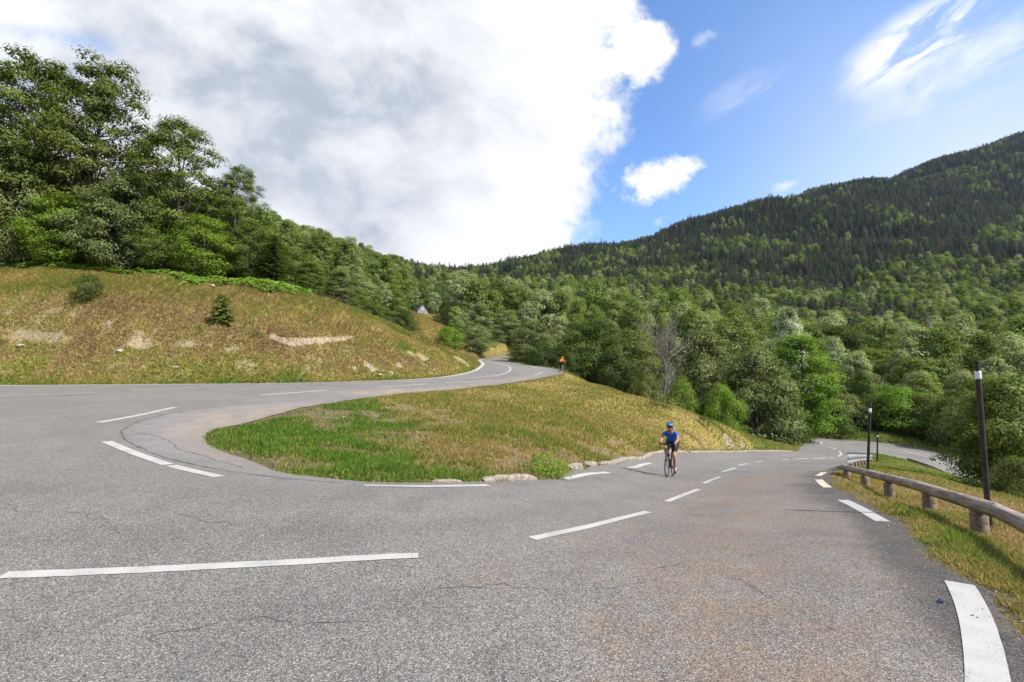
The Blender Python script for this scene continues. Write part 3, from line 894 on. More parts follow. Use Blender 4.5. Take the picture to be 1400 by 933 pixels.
M_BEECH = leaf_mat('beech_leaves', (.050, .078, .014), (.125, .168, .026), (.225, .275, .06), .40, rnd=.35)
M_BRIGHT = leaf_mat('bright_green_leaves', (0.077, 0.142, 0.017), (0.159, 0.266, 0.026), (0.271, 0.378, 0.059), .45, rnd=.25)
M_ASH = leaf_mat('grey_green_leaves', (.085, .110, .034), (.168, .205, .066), (.275, .315, .135), .35, rnd=.3)
M_DARK = leaf_mat('dark_green_leaves', (0.033, 0.057, 0.014), (0.078, 0.118, 0.024), (0.142, 0.195, 0.040), .35, rnd=.3)
M_OLIVE = leaf_mat('olive_leaves', (0.073, 0.092, 0.024), (0.159, 0.189, 0.045), (0.260, 0.277, 0.088), .35, rnd=.3)
M_NEAR = leaf_mat('fresh_ash_leaves', (.075, .11, .024), (.145, .20, .042), (.24, .30, .09), .4, rnd=.2)
M_POPLAR = leaf_mat('white_poplar_leaves', (.10, .16, .04), (.26, .33, .13), (.85, .87, .74), .3, rnd=.05)
M_MIXED = leaf_mat('mixed_wood_leaves', (.072, .112, .022), (.160, .222, .042), (.27, .335, .095), .36, alt=(.25, .285, .13), alt_amt=.26, rnd=.8)
M_FIR = leaf_mat('fir_needles', (.036, .058, .046), (.080, .112, .078), (.14, .172, .108), .2, alt=(.15, .128, .105), alt_amt=.28, rnd=1.0)
M_FERN = leaf_mat('bracken_fronds', (0.106, 0.189, 0.024), (0.189, 0.307, 0.041), (0.283, 0.378, 0.071), .4, rnd=.1)
M_BARK = worn('grey_bark', c3(.075, .065, .052), c3(.19, .175, .15), 6, .95, bump=.7, stretch=(3, 3, .6), dist=.03)
M_BARKD = worn('dark_bark', c3(.035, .028, .022), c3(.085, .07, .055), 6, .95, bump=.7, stretch=(3, 3, .6), dist=.03)
M_DEAD = worn('bare_grey_twigs', c3(.15, .13, .108), c3(.26, .23, .195), 5, .9)

# ------------------------------------------------------------------ tree meshes (unit: metres, base at the origin)


def tubes(segs, sides=6):
    """segs: list of (points (n,3), radii (n,))"""
    V, Fc, n0 = [], [], 0
    ang = np.linspace(0, 2 * math.pi, sides, endpoint=False)
    for p, r in segs:
        p = np.asarray(p, float); r = np.asarray(r, float)
        tn = np.gradient(p, axis=0); tn /= np.linalg.norm(tn, axis=1, keepdims=True) + 1e-9
        ref = np.where(np.abs(tn[:, 2:3]) > .9, [[1., 0, 0]], [[0, 0, 1.]])
        u = np.cross(tn, ref); u /= np.linalg.norm(u, axis=1, keepdims=True) + 1e-9
        w = np.cross(tn, u)
        ring = p[:, None, :] + r[:, None, None] * (u[:, None, :] * np.cos(ang)[None, :, None] + w[:, None, :] * np.sin(ang)[None, :, None])
        n = len(p)
        V.append(ring.reshape(-1, 3))
        i = np.arange(n - 1)[:, None] * sides + np.arange(sides)[None, :]
        j = np.arange(n - 1)[:, None] * sides + (np.arange(sides) + 1) % sides
        Fc.append(np.stack([i, j, j + sides, i + sides], -1).reshape(-1, 4) + n0)
        n0 += n * sides
    return np.vstack(V), np.vstack(Fc)


def unit(v): return v / (np.linalg.norm(v, axis=-1, keepdims=True) + 1e-9)


def leaves(C, N, L, W, rg, tdir=None):
    """rhombic leaves at C facing N"""
    n = len(C)
    t_ = rg.normal(size=(n, 3)) if tdir is None else tdir + rg.normal(size=(n, 3)) * .35
    t_ = unit(t_ - (t_ * N).sum(1, keepdims=True) * N)
    b_ = np.cross(N, t_)
    L = np.broadcast_to(L, (n,))[:, None]; W = np.broadcast_to(W, (n,))[:, None]
    V = np.stack([C - t_ * L * .5, C + b_ * W * .5 + t_ * L * .05, C + t_ * L * .5, C - b_ * W * .5 + t_ * L * .05], 1).reshape(-1, 3)
    return V, np.arange(4 * n).reshape(n, 4)


def broadleaf(seed, H=16., Rw=5., base=.18, n_cl=110, n_lf=140, lf=.30, flat=.55, droop=.0, top=1.0, rc=.27, shape=.75, upb=.55, stems=1, wind=.0, shell=.42, fan=.22, lv=.17):
    rg = np.random.default_rng(seed)
    segs = []
    zt = H * .86
    paths = []
    for s_ in range(stems):
        n = 9
        tt = np.linspace(0, 1, n)
        a0 = rg.uniform(0, 6.28)
        lean = (0.0 if stems == 1 else .28) * Rw
        p = np.stack([np.cos(a0) * lean * tt ** 1.2 + np.cumsum(rg.normal(0, .012 * H, n)) * tt, np.sin(a0) * lean * tt ** 1.2 + np.cumsum(rg.normal(0, .012 * H, n)) * tt, tt * zt], 1)
        r0 = H * .02 / stems ** .4
        segs.append((p, r0 * (1 - .85 * tt) + (r0 * .5) * np.exp(-tt * 14)))
        paths.append(p)
    C = []; 
    for k in range(n_cl):
        t_ = (k + rg.random()) / n_cl
        zz = base + (1 - base) * (t_ ** .9)
        prof = max(.10, math.sin(math.pi * min(1, (zz - base * .75) / (1.06 - base * .75)) ** shape)) ** .75
        a = k * 2.399963 + rg.normal(0, .5)
        rr = Rw * prof * (.30 + .68 * rg.random() ** .55) * (1 + .28 * math.sin(2 * a + seed) * .6 + rg.normal(0, .07))
        C.append((math.cos(a) * rr + wind * zz * Rw * .3, math.sin(a) * rr, zz * H * (1 - .05 * rg.random())))
    C = np.array(C)
    for c in C[rg.permutation(n_cl)[:int(n_cl * .7)]]:
        p = paths[rg.integers(stems)]
        hd = math.hypot(c[0], c[1])
        z0 = np.clip(c[2] - hd * rg.uniform(.5, 1.0), H * .10, zt * .97)
        q = np.array([np.interp(z0, p[:, 2], p[:, i]) for i in range(3)])
        mid = (q + c) / 2 + np.array([0, 0, -.06 * hd])
        pts_ = np.array([q, (q + mid) / 2, mid, (mid + c) / 2 + [0, 0, .02 * hd], c])
        r_ = H * .0065 * (1.1 - z0 / H)
        segs.append((pts_, np.linspace(r_, r_ * .25, 5)))
    rcl = Rw * rc * rg.uniform(.65, 1.25, n_cl) * (1.0 - .25 * C[:, 2] / H)
    nl = np.maximum(6, (n_lf * (rcl / rcl.mean()) ** 2).astype(int))
    ci = np.repeat(np.arange(n_cl), nl)
    d = rg.normal(size=(len(ci), 3)); d[:, 2] = d[:, 2] * .8 + .35
    d = unit(d)
    rad_ = rg.random(len(ci)) ** shell
    off = d * (rcl[ci] * rad_)[:, None] * np.array([1.15, 1.15, flat])
    # each bough is a handful of fans, so its outline is ragged
    off += fan * rcl[ci][:, None] * np.sin(off[:, [1, 2, 0]] * (9 / rcl[ci])[:, None] + ci[:, None])
    hor = np.hypot(C[ci, 0] + off[:, 0], C[ci, 1] + off[:, 1])
    off[:, 2] -= droop * np.maximum(0, hor - Rw * .35)
    Pp = C[ci] + off
    outw = unit(np.column_stack([C[ci, 0], C[ci, 1], (C[ci, 2] - H * .5) * .6]))
    N = unit(d * .75 + outw * .45 + np.array([0, 0, upb * .75]) + rg.normal(size=d.shape) * .2)
    sz = lf * rg.uniform(.7, 1.35, len(ci))
    V, Fq = leaves(Pp, N, sz, sz * .62, rg)
    tint = np.clip(.5 + rg.normal(0, .13, n_cl)[ci] + rg.normal(0, lv, len(ci)), 0, 1)
    Vt, Ft = tubes(segs, 6)
    return (Vt, Ft), (V, Fq, np.repeat(tint, 4))


def conifer(seed, H=20., Rw=4.6, nb=120, per=11, sz=1.1, base=.05):
    rg = np.random.default_rng(seed)
    tt = np.linspace(0, 1, 7)
    segs = [(np.stack([rg.normal(0, .03, 7), rg.normal(0, .03, 7), tt * H * .985], 1), H * .013 * (1.04 - tt))]
    Cs, Ns, Ts, Sz, Ti = [], [], [], [], []
    for k in range(nb):
        t_ = (k + rg.random()) / nb
        z0 = H * (base + (1 - base) * t_ ** .92)
        ln = Rw * (1.0 - .94 * (z0 / H)) ** .62 * rg.uniform(.68, 1.12) + .12
        a = k * 2.399963 + rg.normal(0, .3)
        dirn = np.array([math.cos(a), math.sin(a), 0])
        s = (np.arange(per) + rg.random(per)) / per
        rad_ = .12 + ln * s
        side = np.array([-math.sin(a), math.cos(a), 0])
        c = dirn * rad_[:, None] + side * (rg.normal(0, .22, per) * rad_ * .55)[:, None]
        c[:, 2] = z0 - .30 * ln * s + .12 * ln * s ** 2 + rg.normal(0, .06 * H / 22, per)
        Cs.append(c)
        n_ = unit(np.array([0, 0, 1.0]) + dirn * .55 + rg.normal(size=(per, 3)) * .30)
        Ns.append(n_); Ts.append(np.tile(dirn + np.array([0, 0, -.35]), (per, 1)))
        Sz.append(sz * (.45 + .75 * (1 - z0 / H)) * rg.uniform(.7, 1.3, per)); Ti.append(np.full(per, rg.normal(0, .1)))
    C = np.vstack(Cs); N = np.vstack(Ns); T = np.vstack(Ts); S = np.concatenate(Sz)
    # leader
    V, Fq = leaves(C, N, S, S * .5, rg, T)
    tint = np.clip(.45 + np.concatenate(Ti) + rg.normal(0, .18, len(C)), 0, 1)
    Vt, Ft = tubes(segs, 5)
    return (Vt, Ft), (V, Fq, np.repeat(tint, 4))


def crown_mesh(name, data, mat):
    V, Fq, tint = data
    me = mesh_np(name, V, Fq, [mat], smooth=False)
    put_attr(me, 'tint', tint)
    return me


def joined_mesh(name, tr, cr, mats):
    (Vt, Ft), (V, Fq, tint) = tr, cr
    me = mesh_np(name, np.vstack([Vt, V]), np.vstack([Ft, Fq + len(Vt)]), mats, mat_idx=np.r_[np.zeros(len(Ft), int), np.ones(len(Fq), int)])
    put_attr(me, 'tint', np.r_[np.full(len(Vt), .5), tint])
    return me


LIB = {}


def lib(kind, k):
    """(trunk data, crown data, height, width) of one grown tree"""
    key = (kind, k)
    if key in LIB: return LIB[key]
    if kind == 'beech': d = broadleaf(100 + k, 19, 6.0, .12, 200, 185, .235, .30, .12, rc=.205, shape=.86, upb=.75, wind=.22); wh = (19, 12.6)
    elif kind == 'round': d = broadleaf(200 + k, 11, 4.4, .06, 120, 210, .21, .55, .04, rc=.29, lv=.13, shape=.88); wh = (11, 9.2)
    elif kind == 'tall': d = broadleaf(300 + k, 14, 3.3, .08, 130, 190, .21, .62, .02, rc=.31, lv=.13, shape=.8); wh = (14, 7.0)
    elif kind == 'willow': d = broadleaf(400 + k, 10, 4.6, .04, 130, 210, .22, .45, .16, rc=.28, lv=.12, shape=.78, upb=.5); wh = (10, 9.8)
    elif kind == 'shrub': d = broadleaf(500 + k, 4, 2.4, .02, 60, 230, .13, .6, .0, rc=.35, lv=.12, shape=.6, stems=4); wh = (4, 5.2)
    elif kind == 'near': d = broadleaf(600 + k, 5.2, 2.9, .10, 150, 190, .135, .5, .10, rc=.24, shape=.62, stems=4, upb=.7); wh = (5.2, 6.0)
    elif kind == 'mid': d = broadleaf(700 + k, 13, 4.4, .05, 54, 105, .46, .72, .03, rc=.40, shape=1.0, shell=.22, fan=.10, lv=.10, upb=.45); wh = (13, 9.0)
    elif kind == 'mid_tall': d = broadleaf(750 + k, 15, 3.6, .05, 56, 100, .44, .78, .0, rc=.44, shape=.9, shell=.22, fan=.10, lv=.10, upb=.45); wh = (15, 7.4)
    elif kind == 'far': d = broadleaf(800 + k, 13, 4.6, .05, 34, 24, 1.15, .72, .02, rc=.40, shape=.6); wh = (13, 9.4)
    elif kind == 'fir': d = conifer(900 + k); wh = (20, 9.2)
    elif kind == 'fir_near': d = conifer(950 + k, 22, 4.2, 190, 16, .7); wh = (22, 7.2)
    elif kind == 'fir_far': d = conifer(980 + k, 22, 3.5, 60, 5, 1.7); wh = (22, 7)
    LIB[key] = (*d, *wh)
    return LIB[key]


CM = {}


def crown_of(kind, k, mat):
    key = (kind, k, mat.name)
    if key not in CM:
        CM[key] = crown_mesh('crown', lib(kind, k)[1], mat)
    return CM[key]


def trunk_of(kind, k, mat):
    key = ('t', kind, k, mat.name)
    if key not in CM:
        tr = lib(kind, k)[0]
        CM[key] = mesh_np('trunk', tr[0], tr[1], [mat], smooth=True)
    return CM[key]


taken = []


def plant(name, kind, k, px, Y, top, w_px, mat, label, cat='tree', group=None, bark=None, sink=.15, rz=None):
    """a tree standing at bearing px and distance Y, as tall and wide as it looks"""
    ax, _ = ray(px, 480)
    x = float(ax * Y)
    zb = gz1(x, Y) - sink
    zt_ = P(px, top, Y)[2]
    tr, cr, H0, W0 = lib(kind, k)
    sz = (zt_ - zb) / H0
    sw = (w_px / F * Y) / W0
    root = empty(name, (x, Y, zb), rz if rz is not None else (k * 1.7 + px) % 6.28)
    root.scale = (sw, sw, sz)
    link('trunk', trunk_of(kind, k, bark or M_BARK), root)
    link('crown', crown_of(kind, k, mat), root)
    tag(root, label, cat, group)
    taken.append((x, Y, w_px / F * Y * .5))
    return root


BG = 'tall beeches at the wood edge above the bank'
plant('beech_tree', 'beech', 0, 28, 50, 80, 190, M_BEECH, 'tall beech at the left edge of the photo, sky showing through its top', 'tree', BG, rz=.0)
plant('beech_tree', 'beech', 1, 122, 51, 86, 165, M_BEECH, 'tallest leaning beech crown beside the leftmost beech, ragged top against the cloud', 'tree', BG, rz=.1)
plant('beech_tree', 'beech', 2, 232, 50, 163, 135, M_BEECH, 'olive green beech with its dark trunk bared halfway up, right of the two tallest', 'tree', BG, rz=-.1)
plant('beech_tree', 'beech', 3, 318, 52, 228, 84, M_BEECH, 'smaller beech at the right end of the tall tree group, sky under its crown', 'tree', BG, rz=.2)
plant('ash_tree', 'willow', 0, 8, 47.5, 200, 120, M_ASH, 'grey green ash at the left edge below the tall beeches')
plant('ash_tree', 'willow', 1, 158, 47.6, 246, 120, M_ASH, 'pale grey green ash leaning before the tall beeches at the bank top')
plant('young_beech_tree', 'round', 0, 276, 48, 298, 92, M_BRIGHT, 'bright green young beech under the olive beech at the bank top')
plant('young_beech_tree', 'round', 1, 72, 47.2, 268, 100, M_BRIGHT, 'yellow green young beech below the two tallest beeches, left of the ash')
plant('young_beech_tree', 'round', 2, 215, 47.8, 300, 75, M_BEECH, 'dark low young beech between the pale ash and the bright young beech')
plant('fir_tree', 'fir_near', 0, 372, 49.5, 322, 62, M_DARK, 'dark bushy fir at the right end of the wood edge above the bracken')
plant('young_beech_tree', 'round', 3, 338, 50, 302, 62, M_BEECH, 'mid green young beech just left of the dark bushy fir')
plant('beech_tree', 'beech', 4, -70, 50, 110, 190, M_BEECH, 'beech mostly outside the frame beyond the leftmost beech', 'tree', BG)
WB = 'trees filling the wood behind the tall beeches'
for i, (px, Y, top, w, mt) in enumerate([(75, 58, 225, 150, M_BEECH), (180, 57, 235, 120, M_BEECH), (268, 58, 262, 110, M_BEECH), (345, 60, 300, 80, M_MIXED), (395, 62, 338, 70, M_MIXED), (420, 56, 358, 48, M_BEECH), (-20, 58, 230, 150, M_BEECH), (130, 50, 290, 100, M_DARK), (45, 52, 230, 110, M_DARK), (305, 56, 296, 80, M_DARK), (245, 52, 270, 80, M_DARK), (360, 55, 318, 60, M_BEECH)]):
    plant('beech_tree', 'tall' if i % 2 else 'round', i % 4, px, Y, top, w, mt, 'beech inside the dark wood above the bank, half hidden by the front trees', 'tree', WB)
plant('willow_tree', 'tall', 0, 462, 60, 370, 44, M_ASH, 'pale grey green willow standing alone at the bank top right of the fir')
plant('hawthorn_tree', 'shrub', 0, 555, 62, 424, 36, M_DARK, 'small dark round hawthorn in front of the stone barn', bark=M_BARKD)
plant('hawthorn_tree', 'shrub', 1, 518, 60, 420, 44, M_BEECH, 'low green hawthorn left of the dark one by the barn')
plant('hawthorn_tree', 'shrub', 2, 492, 58, 405, 44, M_BEECH, 'low bushy hawthorn right of the pale willow at the bank top')
plant('hazel_bush', 'shrub', 3, 648, 74, 445, 62, M_ASH, 'grey green hazel bush beyond the bank where the road bends', 'bush')
plant('hazel_bush', 'shrub', 1, 612, 66, 448, 46, M_BRIGHT, 'bright green hazel bush at the lower end of the barn clearing', 'bush')
plant('hazel_bush', 'shrub', 0, 690, 112, 458, 56, M_BEECH, 'green hazel bush behind the far end of the upper road', 'bush')
plant('birch_tree', 'tall', 2, 657, 84, 415, 44, M_ASH, 'slender birch with a pale trunk behind the grey green hazel', bark=M_DEAD)
plant('willow_tree', 'willow', 2, 728, 66, 440, 70, M_ASH, 'hazy grey willow left of the orange jacketed cyclist')
plant('willow_tree', 'willow', 3, 690, 96, 425, 62, M_ASH, 'grey willow over the far bend of the upper road')
plant('hazel_bush', 'shrub', 2, 742, 58, 468, 56, M_DARK, 'dull green hazel bush behind the cyclist in orange', 'bush')
plant('hazel_bush', 'shrub', 3, 715, 78, 470, 50, M_OLIVE, 'olive hazel bush at the outside of the far road bend', 'bush')
plant('oak_tree', 'round', 0, 812, 57, 438, 104, M_DARK, 'dark dense oak on the slope just right of the orange jacketed cyclist', bark=M_BARKD)
plant('oak_tree', 'round', 1, 866, 58, 450, 90, M_OLIVE, 'olive oak between the dark oak and the bare grey tree')
plant('ash_tree', 'willow', 0, 962, 52, 452, 118, M_ASH, 'broad grey green ash right of the bare grey tree')
plant('ash_tree', 'round', 2, 1005, 60, 440, 120, M_OLIVE, 'yellowish ash behind the broad grey green ash and the willow')
plant('willow_tree', 'willow', 1, 1030, 45, 478, 124, M_ASH, 'big pale willow at the mound crest, the broadest of the gully trees')
plant('ash_tree', 'tall', 1, 1092, 50, 455, 92, M_BRIGHT, 'bright yellow green ash right of the big pale willow')
plant('poplar_tree', 'tall', 3, 1078, 66, 419, 56, M_POPLAR, 'poplar with whitish upturned leaves rising behind the bright ash')
plant('oak_tree', 'round', 3, 1150, 92, 445, 92, M_DARK, 'dark oak behind the gap between the poplar and the big maple', bark=M_BARKD)
plant('maple_tree', 'willow', 3, 1248, 84, 458, 120, M_MIXED, 'broad domed maple above the lower road, tallest of its row')
plant('maple_tree', 'willow', 2, 1188, 80, 478, 92, M_BEECH, 'domed maple between the dark oak and the broad maple')
plant('near_ash_tree', 'near', 0, 1372, 17.5, 516, 150, M_NEAR, 'multi stemmed ash just behind the log rail at the right edge', bark=M_BARKD, rz=1.0)
plant('near_ash_tree', 'near', 1, 1440, 20, 505, 150, M_NEAR, 'leafy ash cut by the right edge of the photo behind the multi stemmed one', bark=M_BARKD, rz=4.0)
plant('hazel_bush', 'shrub', 1, 1385, 14.0, 628, 80, M_OLIVE, 'hazel bush with yellowing leaves at the foot of the near ash', 'bush', bark=M_BARKD)
SG = 'shrubs lining the outside of the lower road'
for i, (px, Y, top, w, mt, lb) in enumerate([(1118, 58, 545, 66, M_DARK, 'dark shrub at the left end of the row behind the lower road'), (1150, 59.5, 540, 70, M_OLIVE, 'olive shrub second from the left behind the lower road'),
    (1188, 58.5, 545, 66, M_DARK, 'dark shrub under the domed maple behind the lower road'), (1224, 57, 530, 88, M_BRIGHT, 'bright green tall shrub midway along the lower road'),
    (1262, 54.5, 540, 76, M_OLIVE, 'olive shrub right of the bright one behind the lower road'), (1294, 51.5, 545, 66, M_BEECH, 'mid green shrub beside the tall right snow pole'), (1326, 48.5, 540, 84, M_ASH, 'grey green shrub behind the multi stemmed ash'), (1372, 46, 535, 90, M_BEECH, 'green shrub at the right edge behind the lower road'), (1182, 66, 512, 80, M_ASH, 'pale shrub rising behind the olive and dark shrubs of the lower road')]):
    plant('roadside_shrub', 'shrub', i % 4, px, Y, top, w, mt, lb, 'bush', SG)
CG = 'low bushes along the gully side of the mound'
for i, (px, Y, top, w, mt, lb) in enumerate([(884, 47, 512, 50, M_OLIVE, 'olive low bush behind the mound crest below the bare tree'), (930, 44, 522, 56, M_BRIGHT, 'bright green low bush right under the bare grey tree'),
    (985, 42, 528, 62, M_BRIGHT, 'bright green low bush left of the big pale willow'), (838, 52, 478, 70, M_DARK, 'dark low bush at the foot of the dark oak'), (1075, 46, 545, 60, M_DARK, 'dark low bush right of the big pale willow'), (780, 54, 482, 46, M_DARK, 'dark low bush right behind the orange jacketed cyclist'), (1092, 50, 535, 44, M_BEECH, 'green low bush at the right end of the gully trees')]):
    plant('low_bush', 'shrub', (i + 1) % 4, px, Y, top, w, mt, lb, 'bush', CG)

# the bare grey tree: twigs only
def bare_tree(seed=5, H=9.0):
    rg = np.random.default_rng(seed); segs = []
    def grow(p, d, ln, r, lev):
        n = 5; pts_ = [p]
        dd_ = d
        for i in range(n):
            dd_ = unit(dd_ + rg.normal(0, .13, 3) + np.array([0, 0, .05]))
            pts_.append(pts_[-1] + dd_ * ln / n)
        pts_ = np.array(pts_)
        segs.append((pts_, np.maximum(.016, np.linspace(r, r * .45, n + 1))))
        if lev == 0: return
        for k in range((20, 8, 6)[3 - lev]):
            i = rg.integers(1, n + 1)
            side = unit(rg.normal(size=3) * [.75, .75, .3] + np.array([0, 0, .55]))
            grow(pts_[i], unit(dd_ * .8 + side), ln * rg.uniform(.3, .55), r * .44, lev - 1)
    grow(np.zeros(3), np.array([0, 0, 1.]), H * .8, .13, 3)
    return tubes(segs, 4)


x_, y_ = float(ray(910, 480)[0] * 48), 48.
zb = gz1(x_, y_) - .1
bt = empty('bare_tree', (x_, y_, zb)); tag(bt, 'leafless grey tree standing among the green gully trees', 'tree')
Vb, Fb = bare_tree()
hb_ = Vb[:, 2].max(); Vb = Vb * ((P(910, 428, 48)[2] - zb) / hb_)
nf_ = 5 * 4 * 1
k_ = 5 * 4
link('trunk', mesh_np('trunk', Vb[:24], Fb[:20], [M_DEAD], True), bt)
link('branches', mesh_np('branches', Vb[24:], Fb[20:] - 24, [M_DEAD], True), bt)
taken.append((x_, y_, 2.0))

# ------------------------------------------------------------------ plants on the bank
def clump_bush(name, px, py, Y, w, h, mat, label, cat, n_cl=26, n_lf=40, lf=.07, kind=None):
    q = hit(px, py, lambda a, b: gz(np.ravel(a), np.ravel(b)).reshape(np.shape(a)), Y)
    tr, cr = broadleaf(int(px), h, w / 2, .03, n_cl, n_lf, lf, .7, 0, rc=.34, shape=.6, stems=5)
    o = empty(name, (q[0], q[1], gz1(*q) - .03)); tag(o, label, cat)
    link('stems', mesh_np('stems', tr[0], tr[1], [M_BARK], True), o)
    link('foliage', crown_mesh('foliage', cr, mat), o)


clump_bush('broom_bush', 121, 411, 39, 2.7, 2.1, M_DARK, 'thin twiggy broom bush on the meadow above the bank', 'bush', 40, 60, .12)
q = hit(303, 440, lambda a, b: gz(np.ravel(a), np.ravel(b)).reshape(np.shape(a)), 36)
o = empty('small_spruce', (q[0], q[1], gz1(*q) - .05)); tag(o, 'small dark green conifer growing alone on the dry bank', 'tree')
tr, cr = conifer(33, 2.2, .85, 110, 13, .30, .02)
link('trunk', mesh_np('trunk', tr[0], tr[1], [M_BARKD], True), o); link('crown', crown_mesh('crown', cr, M_BEECH), o)
clump_bush('tussock', 352, 462, 34, 1.0, .55, M_OLIVE, 'olive tussock beside the bare soil strip of the bank', 'plant', 16, 30, .07)
clump_bush('tussock', 1, 470, 34, .9, .5, M_OLIVE, 'brownish tussock at the left edge low on the bank', 'plant', 16, 30, .07)
clump_bush('juniper_bush', 690+272, 583, 27.5, 1.2, .75, M_DARK, 'dark little juniper on the mound above the roadside', 'bush', 16, 34, .08)
clump_bush('thistle_clump', 905, 556, 36, 2.4, .8, M_OLIVE, 'olive weed clump at the crest of the mound', 'plant', 22, 34, .09)
clump_bush('nettle_clump', 742, 651, 9.4, 1.15, .42, M_BRIGHT, 'fresh green nettle clump in the gap of the broken kerb', 'plant', 34, 40, .045)

# ------------------------------------------------------------------ the woods: positions
def occluded_filter(x, y, ztop):
    """keep trees whose tops rise above everything nearer (ground only)"""
    a = np.arctan2(x, y); d = np.hypot(x, y)
    ab = np.radians(np.arange(-56, 56, .25)); lr = np.exp(np.linspace(math.log(30), math.log(2500), 260))
    A, L = np.meshgrid(ab, lr)
    g = gz(L.ravel() * np.sin(A.ravel()), L.ravel() * np.cos(A.ravel())).reshape(A.shape)
    el = np.maximum.accumulate((g - EYE) / L, 0)
    i = np.clip(((a - ab[0]) / math.radians(.25)).astype(int), 0, len(ab) - 1)
    j = np.clip(np.searchsorted(lr, d * .97) - 1, 0, len(lr) - 1)
    return (ztop - EYE) / d > el[j, i] - .002


pos = []
for sp, r0, r1 in ((4.3, 58, 150), (4.6, 150, 320), (5.6, 320, 700), (7.6, 700, 2300)):
    n_ = int(r1 / sp) + 2
    gx, gy = np.meshgrid(np.arange(-n_, n_ + 1) * sp, np.arange(0, n_ + 1) * sp)
    gx = (gx + (rng.random(gx.shape) - .5) * sp * .85).ravel(); gy = (gy + (rng.random(gy.shape) - .5) * sp * .85).ravel()
    d = np.hypot(gx, gy); a = np.arctan2(gx, gy)
    k = (d >= r0) & (d < r1) & (np.abs(a) < R(53))
    pos.append(np.stack([gx[k], gy[k], np.full(k.sum(), sp)], 1))
pos = np.vstack(pos)
X, Yp = pos[:, 0], pos[:, 1]
D = np.hypot(X, Yp); A = np.arctan2(X, Yp)
Z = gz(X, Yp)
nearr = D < 135
rd = np.full(len(X), 99.0)
rd[nearr], ri = seg_dist(X[nearr], Yp[nearr], road_poly)
bad = np.zeros(len(X), bool); bad[nearr] = ri
px_, py_ = pix(X, Yp, Z)
# open ground: the bank and its meadow, the road sides, the mound, the barn's clearing
ok = ~bad & (rd > 4.0)
meadow = (X < 0) & (Yp < 56 + 8 * sstep(X, -22, -8)) | ((px_ > 430) & (px_ < 660) & (D < 72))
ok &= ~meadow
ok &= ~((X > -3) & (X < 12) & (Yp < 62)) & ~((X > 10) & (Yp < 48))
ok &= ~((X > 25) & (D < 84) & (rd < 9))
clr = (np.abs(px_ - 597 + (D - 130) * .12) < 20) & (D > 70) & (D < 208)
clr |= (px_ > 552) & (px_ < 606) & (D > 60) & (D < 200)
ok &= ~clr
ok &= ~((px_ > 640) & (px_ < 760) & (D < 108))
for tx, ty, tr_ in taken:
    ok &= (X - tx) ** 2 + (Yp - ty) ** 2 > (tr_ * .8) ** 2
X, Yp, Z, D, A, px_, py_, sp_ = [v[ok] for v in (X, Yp, Z, D, A, px_, py_, pos[:, 2])]
vis = occluded_filter(X, Yp, Z + 17)
X, Yp, Z, D, A, px_, py_, sp_ = [v[vis] for v in (X, Yp, Z, D, A, px_, py_, sp_)]
# which species: firs above a wavering line, broadleaved wood below
line = np.interp(px_, [300, 520, 600, 640, 740, 830, 900, 1000, 1100, 1200, 1400], [240, 352, 385, 398, 378, 392, 415, 432, 400, 384, 365])
wv = fbm(X / 70, Yp / 70, 4, 91)
p_fir = sstep(-(py_ - line) + wv * 150, -26, 26)
p_fir = p_fir * (1 - .42 * sstep(fbm(X / 95, Yp / 60, 4, 99), .17, .32))
p_fir = np.clip(p_fir * .985 + .06 * (D > 130) + .75 * sstep(fbm(X / 38, Yp / 38, 4, 95), .05, .22) * (D > 130) * (px_ > 640), 0, .985)
p_fir = np.where((px_ < 560), p_fir * .35, p_fir)
fir = rng.random(len(X)) < p_fir
fir &= D > 100
bare_top = (fbm(X / 55, Yp / 55, 3, 131) > .30) & (px_ > 1080) & (py_ < np.interp(px_, [1080, 1400], [300, 210]) )
size = np.clip(rng.lognormal(0, .2, len(X)), .7, 1.28) * np.select([sp_ < 4.5, sp_ < 5, sp_ < 6], [.85, .72, .82], 1.08)
size = np.where(fir, size * 1.12, size)

order = np.argsort(D)
G1, G2 = 'broadleaved trees of the valley wood', 'firs of the mountain forest'
b_idx = order[~fir[order]]; f_idx = order[fir[order]]
JM = {}


def joined(kind, k, m1, m2):
    key = (kind, k)
    if key not in JM: JM[key] = joined_mesh(kind, lib(kind, k)[0], lib(kind, k)[1], [m1, m2])
    return JM[key]


def single_tree(i, isfir, name, kind, k, label, group):
    o = link(name, joined(kind, k, M_BARKD if isfir else M_BARK, M_FIR if isfir else M_MIXED))
    o.location = (X[i], Yp[i], Z[i] - .2)
    o.rotation_euler = (0, 0, rng.uniform(0, 6.28))
    s = size[i] * (.66 if isfir else .92 * (.62 if D[i] < 95 else .8 if D[i] < 150 else 1) * ((.62 if D[i] < 120 else .8) if px_[i] < 660 and D[i] < 180 else 1))
    o.scale = (s * rng.uniform(.9, 1.1), s * rng.uniform(.9, 1.1), s * rng.uniform(.88, 1.15))
    tag(o, label, 'tree', group)


